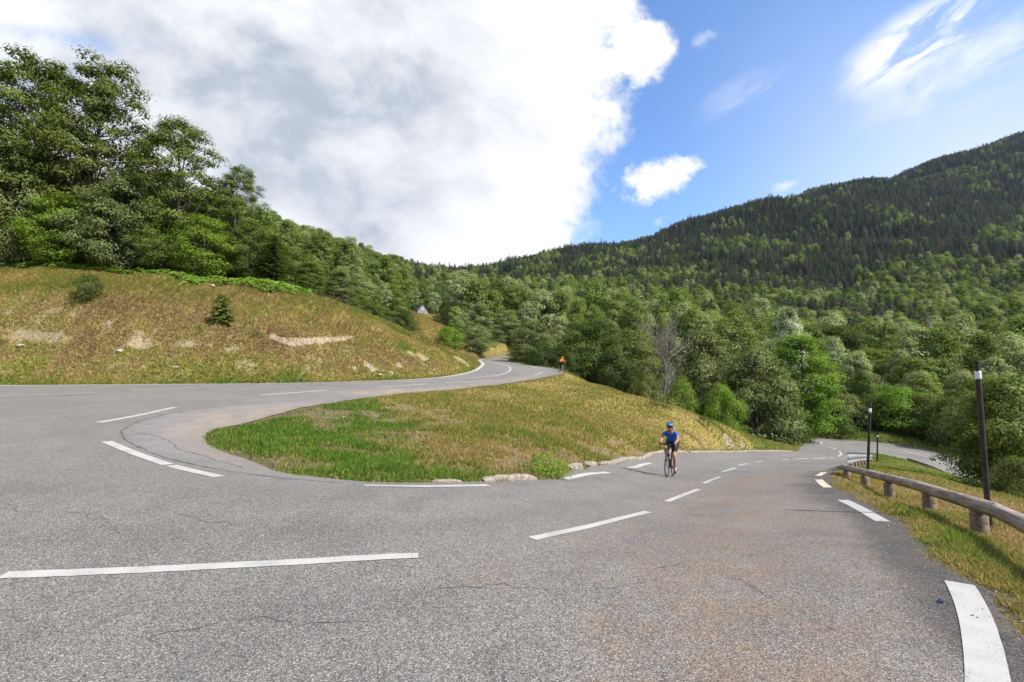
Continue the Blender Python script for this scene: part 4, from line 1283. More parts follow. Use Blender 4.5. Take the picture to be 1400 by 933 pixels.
NB, NF = 285, 290
lim_ = np.interp(px_, [300, 380, 430, 500, 560, 620, 640], [300, 326, 348, 370, 390, 408, 300])
for i_ in np.nonzero((px_ > 340) & (px_ < 636) & (D < 150))[0]:
    mh = P(px_[i_], lim_[i_], Yp[i_])[2] - Z[i_]
    size[i_] = min(size[i_], max(mh, 3.0) / 15.0 / (.92 * (.62 if D[i_] < 95 else .8 if D[i_] < 150 else 1) * (.62 if D[i_] < 120 else .8)))
for n_, i in enumerate(b_idx[:NB]):
    single_tree(i, False, 'broadleaf_tree', 'mid' if rng.random() < .62 else 'mid_tall', int(rng.integers(4)), 'rounded green broadleaf tree in the dense wood of the valley side', G1)
for n_, i in enumerate(f_idx[:NF]):
    single_tree(i, True, 'wild_fir_tree', 'fir', int(rng.integers(4)), 'dark pointed fir scattered among the broadleaf trees of the valley wood', G2)

protos = bpy.data.collections.new('forest_sources')


def forest(name, idx_, kinds, isfir):
    """one mass of far-off wood: points that carry a tree each"""
    col_ = bpy.data.collections.new(name + '_sources')
    for q_, (kd, k) in enumerate(kinds):
        ob = bpy.data.objects.new('%s_%02d' % (kd, q_), joined(kd, k, M_BARKD if isfir else M_BARK, M_FIR if isfir else M_MIXED))
        col_.objects.link(ob)
    n_ = len(idx_)
    me = bpy.data.meshes.new(name)
    me.vertices.add(n_)
    me.vertices.foreach_set('co', np.stack([X[idx_], Yp[idx_], Z[idx_] - .4], 1).astype(np.float32).ravel())
    s = size[idx_] * (.64 if isfir else .95)
    put_attr(me, 'scl', s); put_attr(me, 'rot', rng.uniform(0, 6.28, n_)); put_attr(me, 'hs', rng.uniform(.82, 1.2, n_))
    at = me.attributes.new('pick', 'INT', 'POINT'); at.data.foreach_set('value', rng.integers(0, len(kinds), n_).astype(np.int32))
    o = link(name, me)
    ng = bpy.data.node_groups.new(name, 'GeometryNodeTree')
    ng.interface.new_socket('Geometry', in_out='INPUT', socket_type='NodeSocketGeometry')
    ng.interface.new_socket('Geometry', in_out='OUTPUT', socket_type='NodeSocketGeometry')
    N_ = ng.nodes; L_ = ng.links
    gi = N_.new('NodeGroupInput'); go = N_.new('NodeGroupOutput')
    ci_ = N_.new('GeometryNodeCollectionInfo'); ci_.inputs['Collection'].default_value = col_
    ci_.inputs['Separate Children'].default_value = True; ci_.inputs['Reset Children'].default_value = True
    ip = N_.new('GeometryNodeInstanceOnPoints'); ip.inputs['Pick Instance'].default_value = True
    def na(nm, ty='FLOAT'):
        a_ = N_.new('GeometryNodeInputNamedAttribute'); a_.data_type = ty; a_.inputs['Name'].default_value = nm
        return [s_ for s_ in a_.outputs if s_.enabled and s_.name == 'Attribute'][0]
    cx = N_.new('ShaderNodeCombineXYZ'); L_.new(na('rot'), cx.inputs[2])
    cs_ = N_.new('ShaderNodeCombineXYZ'); sc_ = na('scl')
    mu = N_.new('ShaderNodeMath'); mu.operation = 'MULTIPLY'; L_.new(sc_, mu.inputs[0]); L_.new(na('hs'), mu.inputs[1])
    wd = N_.new('ShaderNodeMath'); wd.operation = 'MULTIPLY'; L_.new(sc_, wd.inputs[0]); wd.inputs[1].default_value = 1.28 if isfir else 1.0
    L_.new(wd.outputs[0], cs_.inputs[0]); L_.new(wd.outputs[0], cs_.inputs[1]); L_.new(mu.outputs[0], cs_.inputs[2])
    L_.new(gi.outputs[0], ip.inputs['Points']); L_.new(ci_.outputs[0], ip.inputs['Instance'])
    L_.new(na('pick', 'INT'), ip.inputs['Instance Index'])
    er = N_.new('FunctionNodeEulerToRotation'); L_.new(cx.outputs[0], er.inputs[0]); L_.new(er.outputs[0], ip.inputs['Rotation'])
    L_.new(cs_.outputs[0], ip.inputs['Scale'])
    L_.new(ip.outputs[0], go.inputs[0])
    md = o.modifiers.new('forest', 'NODES'); md.node_group = ng
    return o


rb = b_idx[NB:]; rf = f_idx[NF:]
rb = rb[~bare_top[rb]]; rf = rf[~bare_top[rf]]
o = forest('broadleaf_forest', rb, [('mid', k) for k in range(4)] + [('mid_tall', k) for k in range(4)], False)
tag(o, 'green broadleaved forest covering the valley sides', 'forest', kind='stuff')
o = forest('fir_forest', rf, [('fir', k) for k in range(4)], True)
tag(o, 'dark fir forest on the mountain and the saddle', 'forest', kind='stuff')
print('forest', len(rb), len(rf), 'individuals', NB, NF, D[b_idx[NB]], D[f_idx[NF]])
# ------------------------------------------------------------------ grass, bracken and dry scrub


def grass_mat(name, dry, mid, green, trans=.45):
    m = bpy.data.materials.new(name); m.use_nodes = True
    t = NT(m.node_tree); t.n.clear()
    out = t.new('ShaderNodeOutputMaterial')
    col = t.ramp(t.attr('hue'), [(.05, dry), (.45, mid), (.9, green)])
    hsv = t.new('ShaderNodeHueSaturation'); t.put(hsv.inputs['Value'], t.attr('val')); t.l.new(col, hsv.inputs['Color'])
    d = t.new('ShaderNodeBsdfDiffuse'); tr = t.new('ShaderNodeBsdfTranslucent')
    t.l.new(hsv.outputs[0], d.inputs[0]); t.l.new(hsv.outputs[0], tr.inputs[0])
    a = t.new('ShaderNodeMixShader'); a.inputs[0].default_value = trans
    t.l.new(d.outputs[0], a.inputs[1]); t.l.new(tr.outputs[0], a.inputs[2]); t.l.new(a.outputs[0], out.inputs[0])
    return m


M_GRASS = grass_mat('grass_blades', (.44, .315, .14), (.31, .268, .072), (.125, .235, .032))
M_SCRUB = grass_mat('dry_scrub', (.27, .175, .085), (.42, .32, .14), (.35, .34, .085))


def blades(name, x, y, h, w, hue, val, mat, lean=(0, 0), leanr=.5, label='', cat='grass'):
    n = len(x)
    z = gz(x, y) - .01
    a = rng.uniform(0, 2 * math.pi, n)
    s = np.stack([np.cos(a), np.sin(a)], 1)
    L = np.array(lean)[None, :] + rng.normal(0, leanr, (n, 2))
    h = np.asarray(h) * rng.uniform(.55, 1.3, n); w = np.asarray(w) * rng.uniform(.7, 1.3, n)
    b0 = np.stack([x, y], 1)
    m1 = b0 + L * (h * .28)[:, None]; m2 = b0 + L * (h * .85)[:, None]
    hz = h / np.sqrt(1 + .5 * (L ** 2).sum(1))
    def v3(xy, zz): return np.column_stack([xy, zz])
    V = np.stack([v3(b0 - s * w[:, None] / 2, z), v3(b0 + s * w[:, None] / 2, z), v3(m1 + s * w[:, None] * .42, z + hz * .55), v3(m1 - s * w[:, None] * .42, z + hz * .55),
                  v3(m2 + s * w[:, None] * .08, z + hz), v3(m2 - s * w[:, None] * .08, z + hz)], 1).reshape(-1, 3)
    i = np.arange(n)[:, None] * 6
    Fq = np.stack([i + np.array([0, 1, 2, 3]), i + np.array([3, 2, 4, 5])], 1).reshape(-1, 4)
    me = mesh_np(name, V, Fq, [mat])
    put_attr(me, 'hue', np.repeat(np.clip(hue, 0, 1), 6)); put_attr(me, 'val', np.repeat(val, 6))
    o = link(name, me)
    tag(o, label, cat, kind='stuff')
    return o


def scatter(px0, px1, Y0, Y1, n, pw=1.0):
    """points spread evenly over bearing and with density falling with distance"""
    u = rng.uniform(px0, px1, n)
    Yv = Y0 * (Y1 / Y0) ** rng.random(n) ** pw
    return (u - CX) / F * Yv, Yv


def clear_of_road(x, y, m=0.03):
    d, i = seg_dist(x, y, road_poly)
    return ((~i) & (d > m)) | (i & (d < -m)), d


# --- the mound inside the hairpin
x, y = scatter(265, 1115, 6.6, 50, 330000)
k, d = clear_of_road(x, y, -.07)
k &= (bank_mask(x, y) == 0) & (y < 51)
k &= ~((x > -3.2) & (y > 48.5) & (x < 5))
x, y, d = x[k], y[k], d[k]
n_l = fbm(x / 3.0, y / 3.0, 4, 51); n_h = fbm(x / .55, y / .55, 3, 161)
gm = sstep(-x - 0.36 * y + 2.4 * n_l + 1.2 * n_h, -3.2, -.6) * (y < 22)
bare = sstep(fbm(x / .9, y / .9, 4, 171) + .30 * np.exp(-d / .8) + .12 * sstep(x, -2, 0.5) * sstep(-y, -13, -9), .12, .34) * (y < 20)
keep = rng.random(len(x)) > bare * .85
x, y, gm, n_h, n_l, d, bare = [v[keep] for v in (x, y, gm, n_h, n_l, d, bare)]
edge_tan = np.exp(-d / .45) * .4
hue = np.where(rng.random(len(x)) < gm * (1 - edge_tan), .84 + .25 * n_h, (.42 + .42 * n_l + .32 * n_h)) + rng.normal(0, .10, len(x)) - bare * .25
hgt = np.where(gm > .5, .085 + .07 * np.clip(n_h + .2, 0, 1), .10 + .09 * np.clip(n_l + .3, 0, 1)) * np.clip(.45 + d / .7, .45, 1)
blades('mound_grass', x, y, hgt, .011 + .0011 * y, hue, np.clip(rng.normal(.95, .17, len(x)), .5, 1.5), M_GRASS, (.15, -.05), .55, 'grass on the mound inside the hairpin, lush green near its tip and dry towards the crest')

# --- the cutting and meadow left of the upper road
x, y = scatter(-40, 660, 29.5, 56, 330000, .9)
k, d = clear_of_road(x, y, .1)
k &= bank_mask(x, y) > 0
x, y, d = x[k], y[k], d[k]
z = gz(x, y); hb_ = z - 0.3
n_l = fbm(x / 3.0, y / 3.0, 4, 51); n_h = fbm(x / .8, y / .8, 4, 61)
crest_ = crest_of(x, y)
sc_ = sstep(hb_, 0.3, 1.2) * sstep(-(hb_ - crest_), -0.9, 1.1)
so_ = sstep(np.exp(-((hb_ - (2.6 - 0.06 * (x + 20))) / 0.75) ** 2) * (0.45 + n_l * 0.9 + n_h * .55), 0.44, 0.60)
st_ = np.exp(-((hb_ - 3.35 - .35 * np.sin(x * .9)) / 0.32) ** 2) * sstep(x, -18.8, -18) * sstep(-x, 12.3, 13.6)
so_ = np.maximum(so_, sstep(st_ + n_h * .5, .35, .55))
ru_ = np.exp(-((hb_ - 1.3) / 0.9) ** 2) * sstep(x, -16, -13) * sstep(-x, 5.5, 7)
so_ = np.maximum(so_, sstep(ru_ * (.55 + n_h * 1.1 + n_l * .4), .5, .66))
so_ = np.maximum(so_, sc_ * sstep(fbm(x / .8, y / .8, 4, 87) + .25 * n_l, .30, .42) * .8)
r_ = rng.random(len(x))
alive = r_ > so_ * .93
is_s = alive & (rng.random(len(x)) < sc_ * .8)
is_g = alive & ~is_s
foot = np.exp(-np.abs(hb_) / .5)
hue = .41 + .40 * n_l + .28 * n_h + foot * .4 + rng.normal(0, .09, len(x)) + .12 * sstep(x, -16, -6)
blades('meadow_grass', x[is_g], y[is_g], .15 + .15 * np.clip(n_l[is_g] + .25, 0, 1), .045, hue[is_g], np.clip(rng.normal(1.08, .16, is_g.sum()), .5, 1.5), M_GRASS, (.45, -.05), .4, 'dry yellow grass on the meadow above the upper road')
hs_ = .40 + .6 * n_h + .55 * n_l + .42 * sstep(-hb_, -3.2, -.6) + rng.normal(0, .14, len(x))
blades('bank_scrub', x[is_s], y[is_s], .15 + .17 * np.clip(n_h[is_s] + .3, 0, 1), .07, hs_[is_s], np.clip(rng.normal(1.1, .22, is_s.sum()), .4, 1.6), M_SCRUB, (.1, 0), .75, 'brown dry heather and scrub on the steep cutting', 'scrub')
# seed stalks leaning in the wind along the meadow's edge
x, y = scatter(60, 640, 36, 50, 3200)
k = (bank_mask(x, y) > 0) & (fbm(x / 3, y / 3, 3, 191) > -.02)
x, y = x[k], y[k]
z = gz(x, y); k = (z > 2.6 - .2 * (x + 20))
k &= clear_of_road(x, y, 1.5)[0]
blades('seed_stalks', x[k], y[k], .75, .06, np.full(k.sum(), .12), np.clip(rng.normal(.62, .15, k.sum()), .3, 1), M_GRASS, (.75, 0), .16, 'brown seed stalks bent by the wind on the meadow')

# --- verge on the right, by the rail and down to the lower road
x, y = scatter(1120, 1480, 2.6, 40, 190000, 1.0)
k, d = clear_of_road(x, y, -.06)
x, y, d = x[k], y[k], d[k]
n_l = fbm(x / 1.6, y / 1.6, 4, 251); n_h = fbm(x / .35, y / .35, 3, 261)
bare = sstep(n_h + .5 * np.exp(-d / .35), .28, .6)
k = rng.random(len(x)) > bare * .9
x, y, d, n_l, n_h = [v[k] for v in (x, y, d, n_l, n_h)]
hue = .26 + .55 * n_l + .4 * n_h + .40 * sstep(y, 13, 20) + rng.normal(0, .13, len(x)) + .30 * np.exp(-((d - .45) / .3) ** 2) * (y < 9)
blades('verge_grass', x, y, (.05 + .085 * np.clip(n_l + .3, 0, 1)) * np.clip(.4 + d / .5, .4, 1.1), .006 + .0013 * y, hue, np.clip(rng.normal(1.0, .17, len(x)), .5, 1.5), M_GRASS, (.2, -.1), .6, 'straw and green grass on the verge around the log rail')

# --- far roadside: behind the orange cyclist and beyond the lower road, barn clearing
xs, ys = [], []
for q in ((640, 800, 48, 120, 50000), (1085, 1420, 42, 66, 40000), (545, 660, 60, 215, 50000)):
    x, y = scatter(*q); xs.append(x); ys.append(y)
x = np.concatenate(xs); y = np.concatenate(ys)
k, d = clear_of_road(x, y, .1); x, y, d = x[k], y[k], d[k]
n_l = fbm(x / 3, y / 3, 4, 351)
blades('roadside_grass', x, y, .2, .006 + .0016 * y, .58 + .5 * n_l - .25 * (y > 60) + rng.normal(0, .1, len(x)), np.clip(rng.normal(.95, .15, len(x)), .5, 1.4), M_GRASS, (.2, 0), .5, 'grass beside the far bends and in the barn clearing')

# --- bracken along the top of the meadow
x, y = scatter(-40, 425, 42.5, 50, 60000)
ux = CX + F * x / y
lim = np.interp(ux, [-40, 40, 120, 200, 240, 330, 425], [45.6, 45.4, 46.2, 45.6, 44.2, 43.6, 44.6])
k = (y > lim + fbm(x / 1.5, y / 1.5, 3, 401) * 2.0) & (y < lim + 3.5)
x, y = x[k], y[k]
k = rng.random(len(x)) < .33
x, y = x[k], y[k]
z = gz(x, y) + rng.uniform(.15, .55, len(x)) + .35 * fbm(x / .8, y / .8, 3, 411)
N = unit(np.column_stack([rng.normal(.1, .4, len(x)), rng.normal(-.25, .4, len(x)), np.ones(len(x))]))
sz = rng.uniform(.3, .62, len(x))
V, Fq = leaves(np.column_stack([x, y, z]), N, sz, sz * .42, rng)
me = mesh_np('bracken', V, Fq, [M_FERN]); put_attr(me, 'tint', np.repeat(np.clip(rng.normal(.5, .2, len(x)), 0, 1), 4))
tag(link('bracken', me), 'bright green bracken band along the foot of the beeches', 'bracken', kind='stuff')

# ------------------------------------------------------------------ stones
M_STONE = worn('pale_limestone', c3(.27, .235, .19), c3(.50, .46, .40), 4, .9, bump=.6, dist=.03)
M_KERB = worn('broken_kerb_concrete', c3(.20, .165, .125), c3(.36, .315, .255), 7, .92, bump=.8, dist=.02)


def rock_mesh(seed, s=(1, 1, .6)):
    bm = bmesh.new(); bmesh.ops.create_icosphere(bm, subdivisions=3, radius=1)
    rg = np.random.default_rng(seed)
    cuts = unit(rg.normal(size=(7, 3))); dep = rg.uniform(.55, .9, 7)
    for v in bm.verts:
        p = np.array(v.co)
        for c, dd_ in zip(cuts, dep):
            t_ = p @ c - dd_
            if t_ > 0: p = p - c * t_ * .85
        p *= 1 + .06 * math.sin(7 * p[0] + seed) * math.cos(6 * p[1])
        v.co = Vector(p * np.array(s))
    me = bpy.data.meshes.new('stone'); bm.to_mesh(me); bm.free()
    me.materials.append(M_STONE)
    return me


RM = [rock_mesh(k) for k in range(4)]
gzr = lambda a, b: gz(np.ravel(a), np.ravel(b)).reshape(np.shape(a))
SGp = 'pale stones fallen from the bank and kerb'
for i, (px, py, Y, r, lb) in enumerate([(2, 359, 46, .75, 'pinkish boulder in the bracken at the left edge of the photo'), (417, 520.5, 31.2, .17, 'pale stone at the foot of the bank by the edge line'),
    (470, 571, 14.5, .06, 'small white stone on the lush green grass'), (328, 601, 9.9, .05, 'white pebble near the tip of the mound'), (362, 618, 9, .04, 'tiny pale pebble on the worn grass of the mound tip'),
    (512, 659.5, 7.35, .045, 'pale pebble at the mound edge just above the edge line'), (505, 628, 8.6, .035, 'tiny white pebble low on the green grass'), (290, 392, 45, .35, 'pinkish stone on the meadow below the bracken'),
    (30, 474, 33.5, .35, 'pale block in the bare soil at the left of the bank'), (165, 481, 33.3, .28, 'pale flat stone in the bare soil patch left on the bank'), (240, 503, 31.4, .2, 'pale stone low on the bank below the spruce'), (520, 514, 33.2, .25, 'pale stone in the rubble near the end of the bank')]):
    q = hit(px, py, gzr, Y)
    o = link('stone', RM[i % 4]); o.location = (q[0], q[1], gz1(*q) + r * .12); o.scale = (r, r * .8, r * .8); o.rotation_euler = (0, 0, i * 1.9)
    tag(o, lb, 'stone', SGp)

M_GRIT = worn('road_grit', c3(.09, .082, .072), c3(.27, .25, .22), 30, .9, bump=.2)
# loose grit gathered along the edges of the asphalt
gx_, gy_ = [], []
for line_, n_, sd_ in ((inner_s, 2600, .16), (outer_s, 2600, .16)):
    near_ = line_[(np.hypot(line_[:, 0], line_[:, 1]) < 22) & (line_[:, 1] > .5)]
    p_ = near_[rng.integers(0, len(near_), n_)]
    p_ = p_ + rng.normal(0, .22, p_.shape) + rng.normal(0, sd_, p_.shape) * rng.random((n_, 1))
    gx_.append(p_[:, 0]); gy_.append(p_[:, 1])
gx_ = np.concatenate(gx_); gy_ = np.concatenate(gy_)
_, ii_ = seg_dist(gx_, gy_, road_poly)
gzz = np.where(ii_, z_road(gx_, gy_), gz(gx_, gy_)) + .002
r_ = rng.lognormal(math.log(.0065), .4, len(gx_))
oc = np.array([(1, 0, 0), (0, 1, 0), (-1, 0, 0), (0, -1, 0), (0, 0, .8), (0, 0, -.6)], float)
ofc = np.array([(0, 1, 4), (1, 2, 4), (2, 3, 4), (3, 0, 4), (1, 0, 5), (2, 1, 5), (3, 2, 5), (0, 3, 5)])
a_ = rng.uniform(0, 6.28, len(gx_))
ox = oc[None, :, 0] * np.cos(a_)[:, None] - oc[None, :, 1] * np.sin(a_)[:, None]
oy = oc[None, :, 0] * np.sin(a_)[:, None] + oc[None, :, 1] * np.cos(a_)[:, None]
V = np.stack([gx_[:, None] + ox * r_[:, None], gy_[:, None] + oy * r_[:, None] * .8, gzz[:, None] + oc[None, :, 2] * r_[:, None] * .8], -1) + rng.normal(0, .0016, (len(gx_), 6, 3))
Fq = (ofc[None] + np.arange(len(gx_))[:, None, None] * 6).reshape(-1, 3)
tag(link('gravel', mesh_np('gravel', V.reshape(-1, 3), Fq, [M_GRIT])), 'loose grit and small stones along the asphalt edges', 'gravel', kind='stuff')

# broken kerb along the foot of the mound
ipx = inner_s


def kerb_piece(px0, px1, h0, w0, seed, label):
    u_, _v = pix(ipx[:, 0], ipx[:, 1], z_road(ipx[:, 0], ipx[:, 1]))
    k = (u_ > px0) & (u_ < px1) & (ipx[:, 1] < 40) & (np.arange(len(ipx)) > 20)
    # only the lower edge of the mound
    k &= _v > 612
    p = ipx[k]
    if len(p) < 2: return
    p = resample(p, .09 if p[0, 1] < 20 else .35)
    tn = np.gradient(p, axis=0); tn /= np.linalg.norm(tn, axis=1, keepdims=True)
    nn = np.stack([-tn[:, 1], tn[:, 0]], 1)
    d1, i1 = seg_dist(*(p + nn * .3).T, road_poly)
    if i1.mean() > .5: nn = -nn
    rg = np.random.default_rng(seed)
    n = len(p)
    s_ = np.linspace(0, 1, n)
    endr = np.clip(np.minimum(s_, 1 - s_) * n * .09 / .14, .25, 1) ** .6
    hh = h0 * endr * (1 + .35 * (fbm(np.arange(n) * .35, np.full(n, seed * 3.1), 3, seed)) + rg.normal(0, .05, n))
    ww = w0 * (1 + .5 * fbm(np.arange(n) * .25, np.full(n, seed * 1.7 + 9), 3, seed + 1)) * (.6 + .4 * endr)
    zb = z_road(p[:, 0], p[:, 1])
    off0 = -.04 + .05 * fbm(np.arange(n) * .4, np.full(n, seed * 2.3), 3, seed + 2)
    prof = [(0, -.06), (.0, .62), (.12, .95), (.5, 1.0), (.92, .93), (1.0, .55), (1.02, -.06)]
    V = []
    for a_, b_ in prof:
        q_ = p + nn * (off0 + ww * a_)[:, None]
        V.append(np.column_stack([q_, zb + np.where(b_ > 0, hh * b_ + rg.normal(0, .006, n), -.08)]))
    V = np.stack(V, 1).reshape(-1, 3); m_ = len(prof)
    Fq = []
    for i in range(n - 1):
        for j in range(m_ - 1):
            a0 = i * m_ + j
            Fq.append((a0, a0 + 1, a0 + 1 + m_, a0 + m_))
    me = bpy.data.meshes.new('kerb_stone')
    caps = [tuple(range(m_))[::-1], tuple(range((n - 1) * m_, n * m_))]
    me.from_pydata([tuple(v) for v in V], [], Fq + caps)
    me.materials.append(M_KERB)
    bm = bmesh.new(); bm.from_mesh(me); bmesh.ops.recalc_face_normals(bm, faces=bm.faces); bm.to_mesh(me); bm.free()
    c = V.mean(0)
    me.transform(Matrix.Translation(-Vector(c)))
    o = link('kerb_stone', me); o.location = c
    tag(o, label, 'kerb', 'broken kerb pieces along the foot of the mound')


kerb_piece(556, 634, .035, .13, 1, 'low crumbling kerb piece at the left end of the broken kerb')
kerb_piece(636, 733, .085, .19, 2, 'thick pale kerb piece with a rounded end left of the gap')
kerb_piece(779, 801, .15, .20, 3, 'rounded kerb block just right of the gap in the kerb')
kerb_piece(803, 816, .13, .18, 4, 'small kerb lump between the rounded block and the long kerb')
kerb_piece(817, 940, .10, .20, 5, 'long pale kerb piece passing behind the cyclist in blue')
kerb_piece(942, 1084, .08, .24, 7, 'long thin kerb strip at the foot of the mound right of the cyclist')

# ------------------------------------------------------------------ log rail, second rail, snow poles
M_LOG = worn('weathered_log', c3(.175, .14, .11), c3(.37, .315, .255), 6, .85, bump=.7, stretch=(.35, 4, 4), dist=.012)
M_POSTW = worn('log_post_wood', c3(.16, .115, .07), c3(.29, .225, .155), 7, .85, bump=.6, stretch=(4, 4, .5), dist=.012)
M_POLE = worn('dark_brown_pole', c3(.026, .021, .019), c3(.048, .039, .034), 9, .5, bump=.1)
M_BAND, _, _ = material('white_reflective_band', c3(.78, .80, .82), .35, 0, .5)
M_STEEL = worn('galvanised_steel', c3(.33, .34, .36), c3(.48, .50, .53), 8, .45, .6, bump=.1)
M_BLACK, _, _ = material('black_plastic', c3(.012, .012, .013), .45)


def log(name, a, b, r0, r1, mat, parent, seed=0, sides=18, rough=.05):
    """a round timber from a to b with slight knots; local x runs along it"""
    a, b = np.array(a), np.array(b)
    Lg = np.linalg.norm(b - a); n = max(6, int(Lg / .12))
    s = np.linspace(0, Lg, n)
    rr = np.linspace(r0, r1, n) * (1 + rough * fbm(s * 1.2, np.full(n, seed * 5.), 3, seed))
    rr = np.r_[rr[0] * .90, rr[0], rr[1:-1], rr[-1], rr[-1] * .90]
    s = np.r_[0, .015, s[1:-1], Lg - .015, Lg]
    an = np.linspace(0, 2 * math.pi, sides, endpoint=False)
    V = []
    for si, ri in zip(s, rr):
        w_ = ri * (1 + .03 * np.sin(3 * an + si * 1.5 + seed) + .02 * np.sin(7 * an + seed))
        V.append(np.stack([np.full(sides, si), np.cos(an) * w_, np.sin(an) * w_], 1))
    n = len(s)
    V = np.vstack(V)
    F_ = [(i * sides + j, i * sides + (j + 1) % sides, (i + 1) * sides + (j + 1) % sides, (i + 1) * sides + j) for i in range(n - 1) for j in range(sides)]
    F_ += [tuple(range(sides))[::-1], tuple(range((n - 1) * sides, n * sides))]
    me = bpy.data.meshes.new(name); me.from_pydata([tuple(v) for v in V], [], F_); me.materials.append(mat)
    for p_ in me.polygons: p_.use_smooth = len(p_.vertices) == 4
    o = link(name, me, parent)
    o.location = Vector(a) - (parent.location if parent else Vector((0, 0, 0)))
    o.rotation_euler = Vector(b - a).to_track_quat('X', 'Z').to_euler()
    return o


rail_px = [(1425, 723, 4.3), (1400, 711.5, 4.65), (1337, 690, 5.6), (1269, 667.5, 7.2), (1215, 655, 9.0), (1182, 647, 10.8), (1152, 638.5, 12.9)]
rp = np.array([P(*q) for q in rail_px])
rs = smooth_line(rp, 10)
dist_r = np.r_[0, np.cumsum(np.linalg.norm(np.diff(rs, axis=0), axis=1))]
at_r = lambda px: rs[np.argmin(np.abs(pix(rs[:, 0], rs[:, 1], rs[:, 2])[0] - px))]
gr = empty('log_guard_rail', (rp[2][0], rp[2][1], gz1(rp[2][0], rp[2][1])))
tag(gr, 'weathered round log guard rail on short wooden posts along the right verge', 'guard rail')
e0 = np.array(P(1560, 790, 2.9))
joints = [e0, at_r(1363), at_r(1243), at_r(1152)]
for i in range(3):
    a_, b_ = joints[i], joints[i + 1]
    u_ = (b_ - a_) / np.linalg.norm(b_ - a_)
    log('rail_log', a_ + u_ * .006, b_ - u_ * .006, .088 - .003 * i, .082, M_LOG, gr, 3 + i)
for i, px in enumerate((1337, 1268, 1215, 1181, 1158)):
    q = at_r(px)
    zg = gz1(q[0], q[1])
    log('post', (q[0], q[1], zg - .25), (q[0], q[1], q[2] - .075), .088, .085, M_POSTW, gr, 20 + i, 16)
q = P(1490, 760, 3.5); log('post', (q[0], q[1], gz1(q[0], q[1]) - .2), (q[0], q[1], 0.12), .088, .085, M_POSTW, gr, 31, 16)

r2px = [(1164, 632.5, 14.2), (1172, 630.5, 16.5), (1179, 629.3, 19.2), (1186, 628.6, 22.5), (1195, 627.6, 27)]
r2 = smooth_line(np.array([P(*q) for q in r2px]), 5)
g2 = empty('steel_guard_rail', (r2[0][0], r2[0][1], gz1(r2[0][0], r2[0][1])))
tag(g2, 'grey curved guard rail on wooden posts beyond the log rail', 'guard rail')
# W-shaped beam
tn = np.gradient(r2[:, :2], axis=0); tn /= np.linalg.norm(tn, axis=1, keepdims=True); nn = np.stack([-tn[:, 1], tn[:, 0]], 1)
prof = [(0, -.16), (.05, -.13), (.06, -.08), (.0, -.03), (.0, .03), (.06, .08), (.05, .13), (0, .16)]
V = np.stack([np.column_stack([r2[:, :2] + nn * (a_ + .07), r2[:, 2] + .14 + b_]) for a_, b_ in prof] + [np.column_stack([r2[:, :2] + nn * (a_ + .062), r2[:, 2] + .14 + b_]) for a_, b_ in prof[::-1]], 1)
n, m_ = V.shape[:2]
Fq = np.array([(i * m_ + j, i * m_ + (j + 1) % m_, (i + 1) * m_ + (j + 1) % m_, (i + 1) * m_ + j) for i in range(n - 1) for j in range(m_)])
o = link('beam', mesh_np('beam', V.reshape(-1, 3) - np.array(g2.location), Fq, [M_STEEL]), g2)
for k_ in range(0, n, 3):
    q = r2[k_]
    log('post', (q[0], q[1], min(gz1(q[0], q[1]), q[2] - .45) - .1), (q[0], q[1], q[2] - .02), .06, .055, M_POSTW, g2, 40 + k_, 12)


def snow_pole(px_b, px_t, py_t, Y, r, label, kbase=None):
    xb = float(ray(px_b, 600)[0] * Y); zb = gz1(xb, Y) if kbase is None else kbase
    t_ = np.array(P(px_t, py_t, Y)); b_ = np.array([xb, Y, zb])
    o = empty('snow_pole', tuple(b_)); tag(o, label, 'pole', 'dark snow poles with a white band on the right verge')
    u_ = t_ - b_; Lg = np.linalg.norm(u_); u_ /= Lg
    log('shaft', b_ - u_ * .2, b_ + u_ * (Lg - .012), r, r * .96, M_POLE, o, 1, 16, 0)
    log('reflective_band', b_ + u_ * (Lg * .895), b_ + u_ * (Lg * .945), r * 1.06, r * 1.06, M_BAND, o, 1, 16, 0)
    log('cap', b_ + u_ * (Lg - .012), b_ + u_ * (Lg + .012), r * 1.08, r * 1.0, M_BLACK, o, 1, 16, 0)


snow_pole(1346, 1335.5, 495, 5.95, .031, 'tallest dark snow pole, right behind the near end of the log rail')
snow_pole(1182.5, 1189.5, 552, 10.95, .030, 'dark snow pole behind the far end of the log rail')
snow_pole(1197.5, 1199.5, 593, 26.5, .040, 'short distant snow pole at the end of the steel guard rail')

# low concrete edge of the lower road
le = np.array([P(*q)[:2] for q in [(1240, 629, 40), (1270, 640, 38.2), (1298, 652, 36.2), (1325, 664, 34)]])
le = resample(smooth_line(le, 5), .4)
V = np.stack([np.column_stack([le, z_road(le[:, 0], le[:, 1]) + dz_]) for dz_ in (-.1, .22)] + [np.column_stack([le + [-.12, -.22], z_road(le[:, 0], le[:, 1]) + dz_]) for dz_ in (.22, -.1)], 1)
n, m_ = V.shape[:2]
Fq = np.array([(i * m_ + j, i * m_ + (j + 1) % m_, (i + 1) * m_ + (j + 1) % m_, (i + 1) * m_ + j) for i in range(n - 1) for j in range(m_)])
c = V.reshape(-1, 3).mean(0)
o = link('kerb_wall', mesh_np('kerb_wall', V.reshape(-1, 3) - c, Fq, [M_KERB])); o.location = c
tag(o, 'low concrete edge along the lower road below the verge', 'kerb')

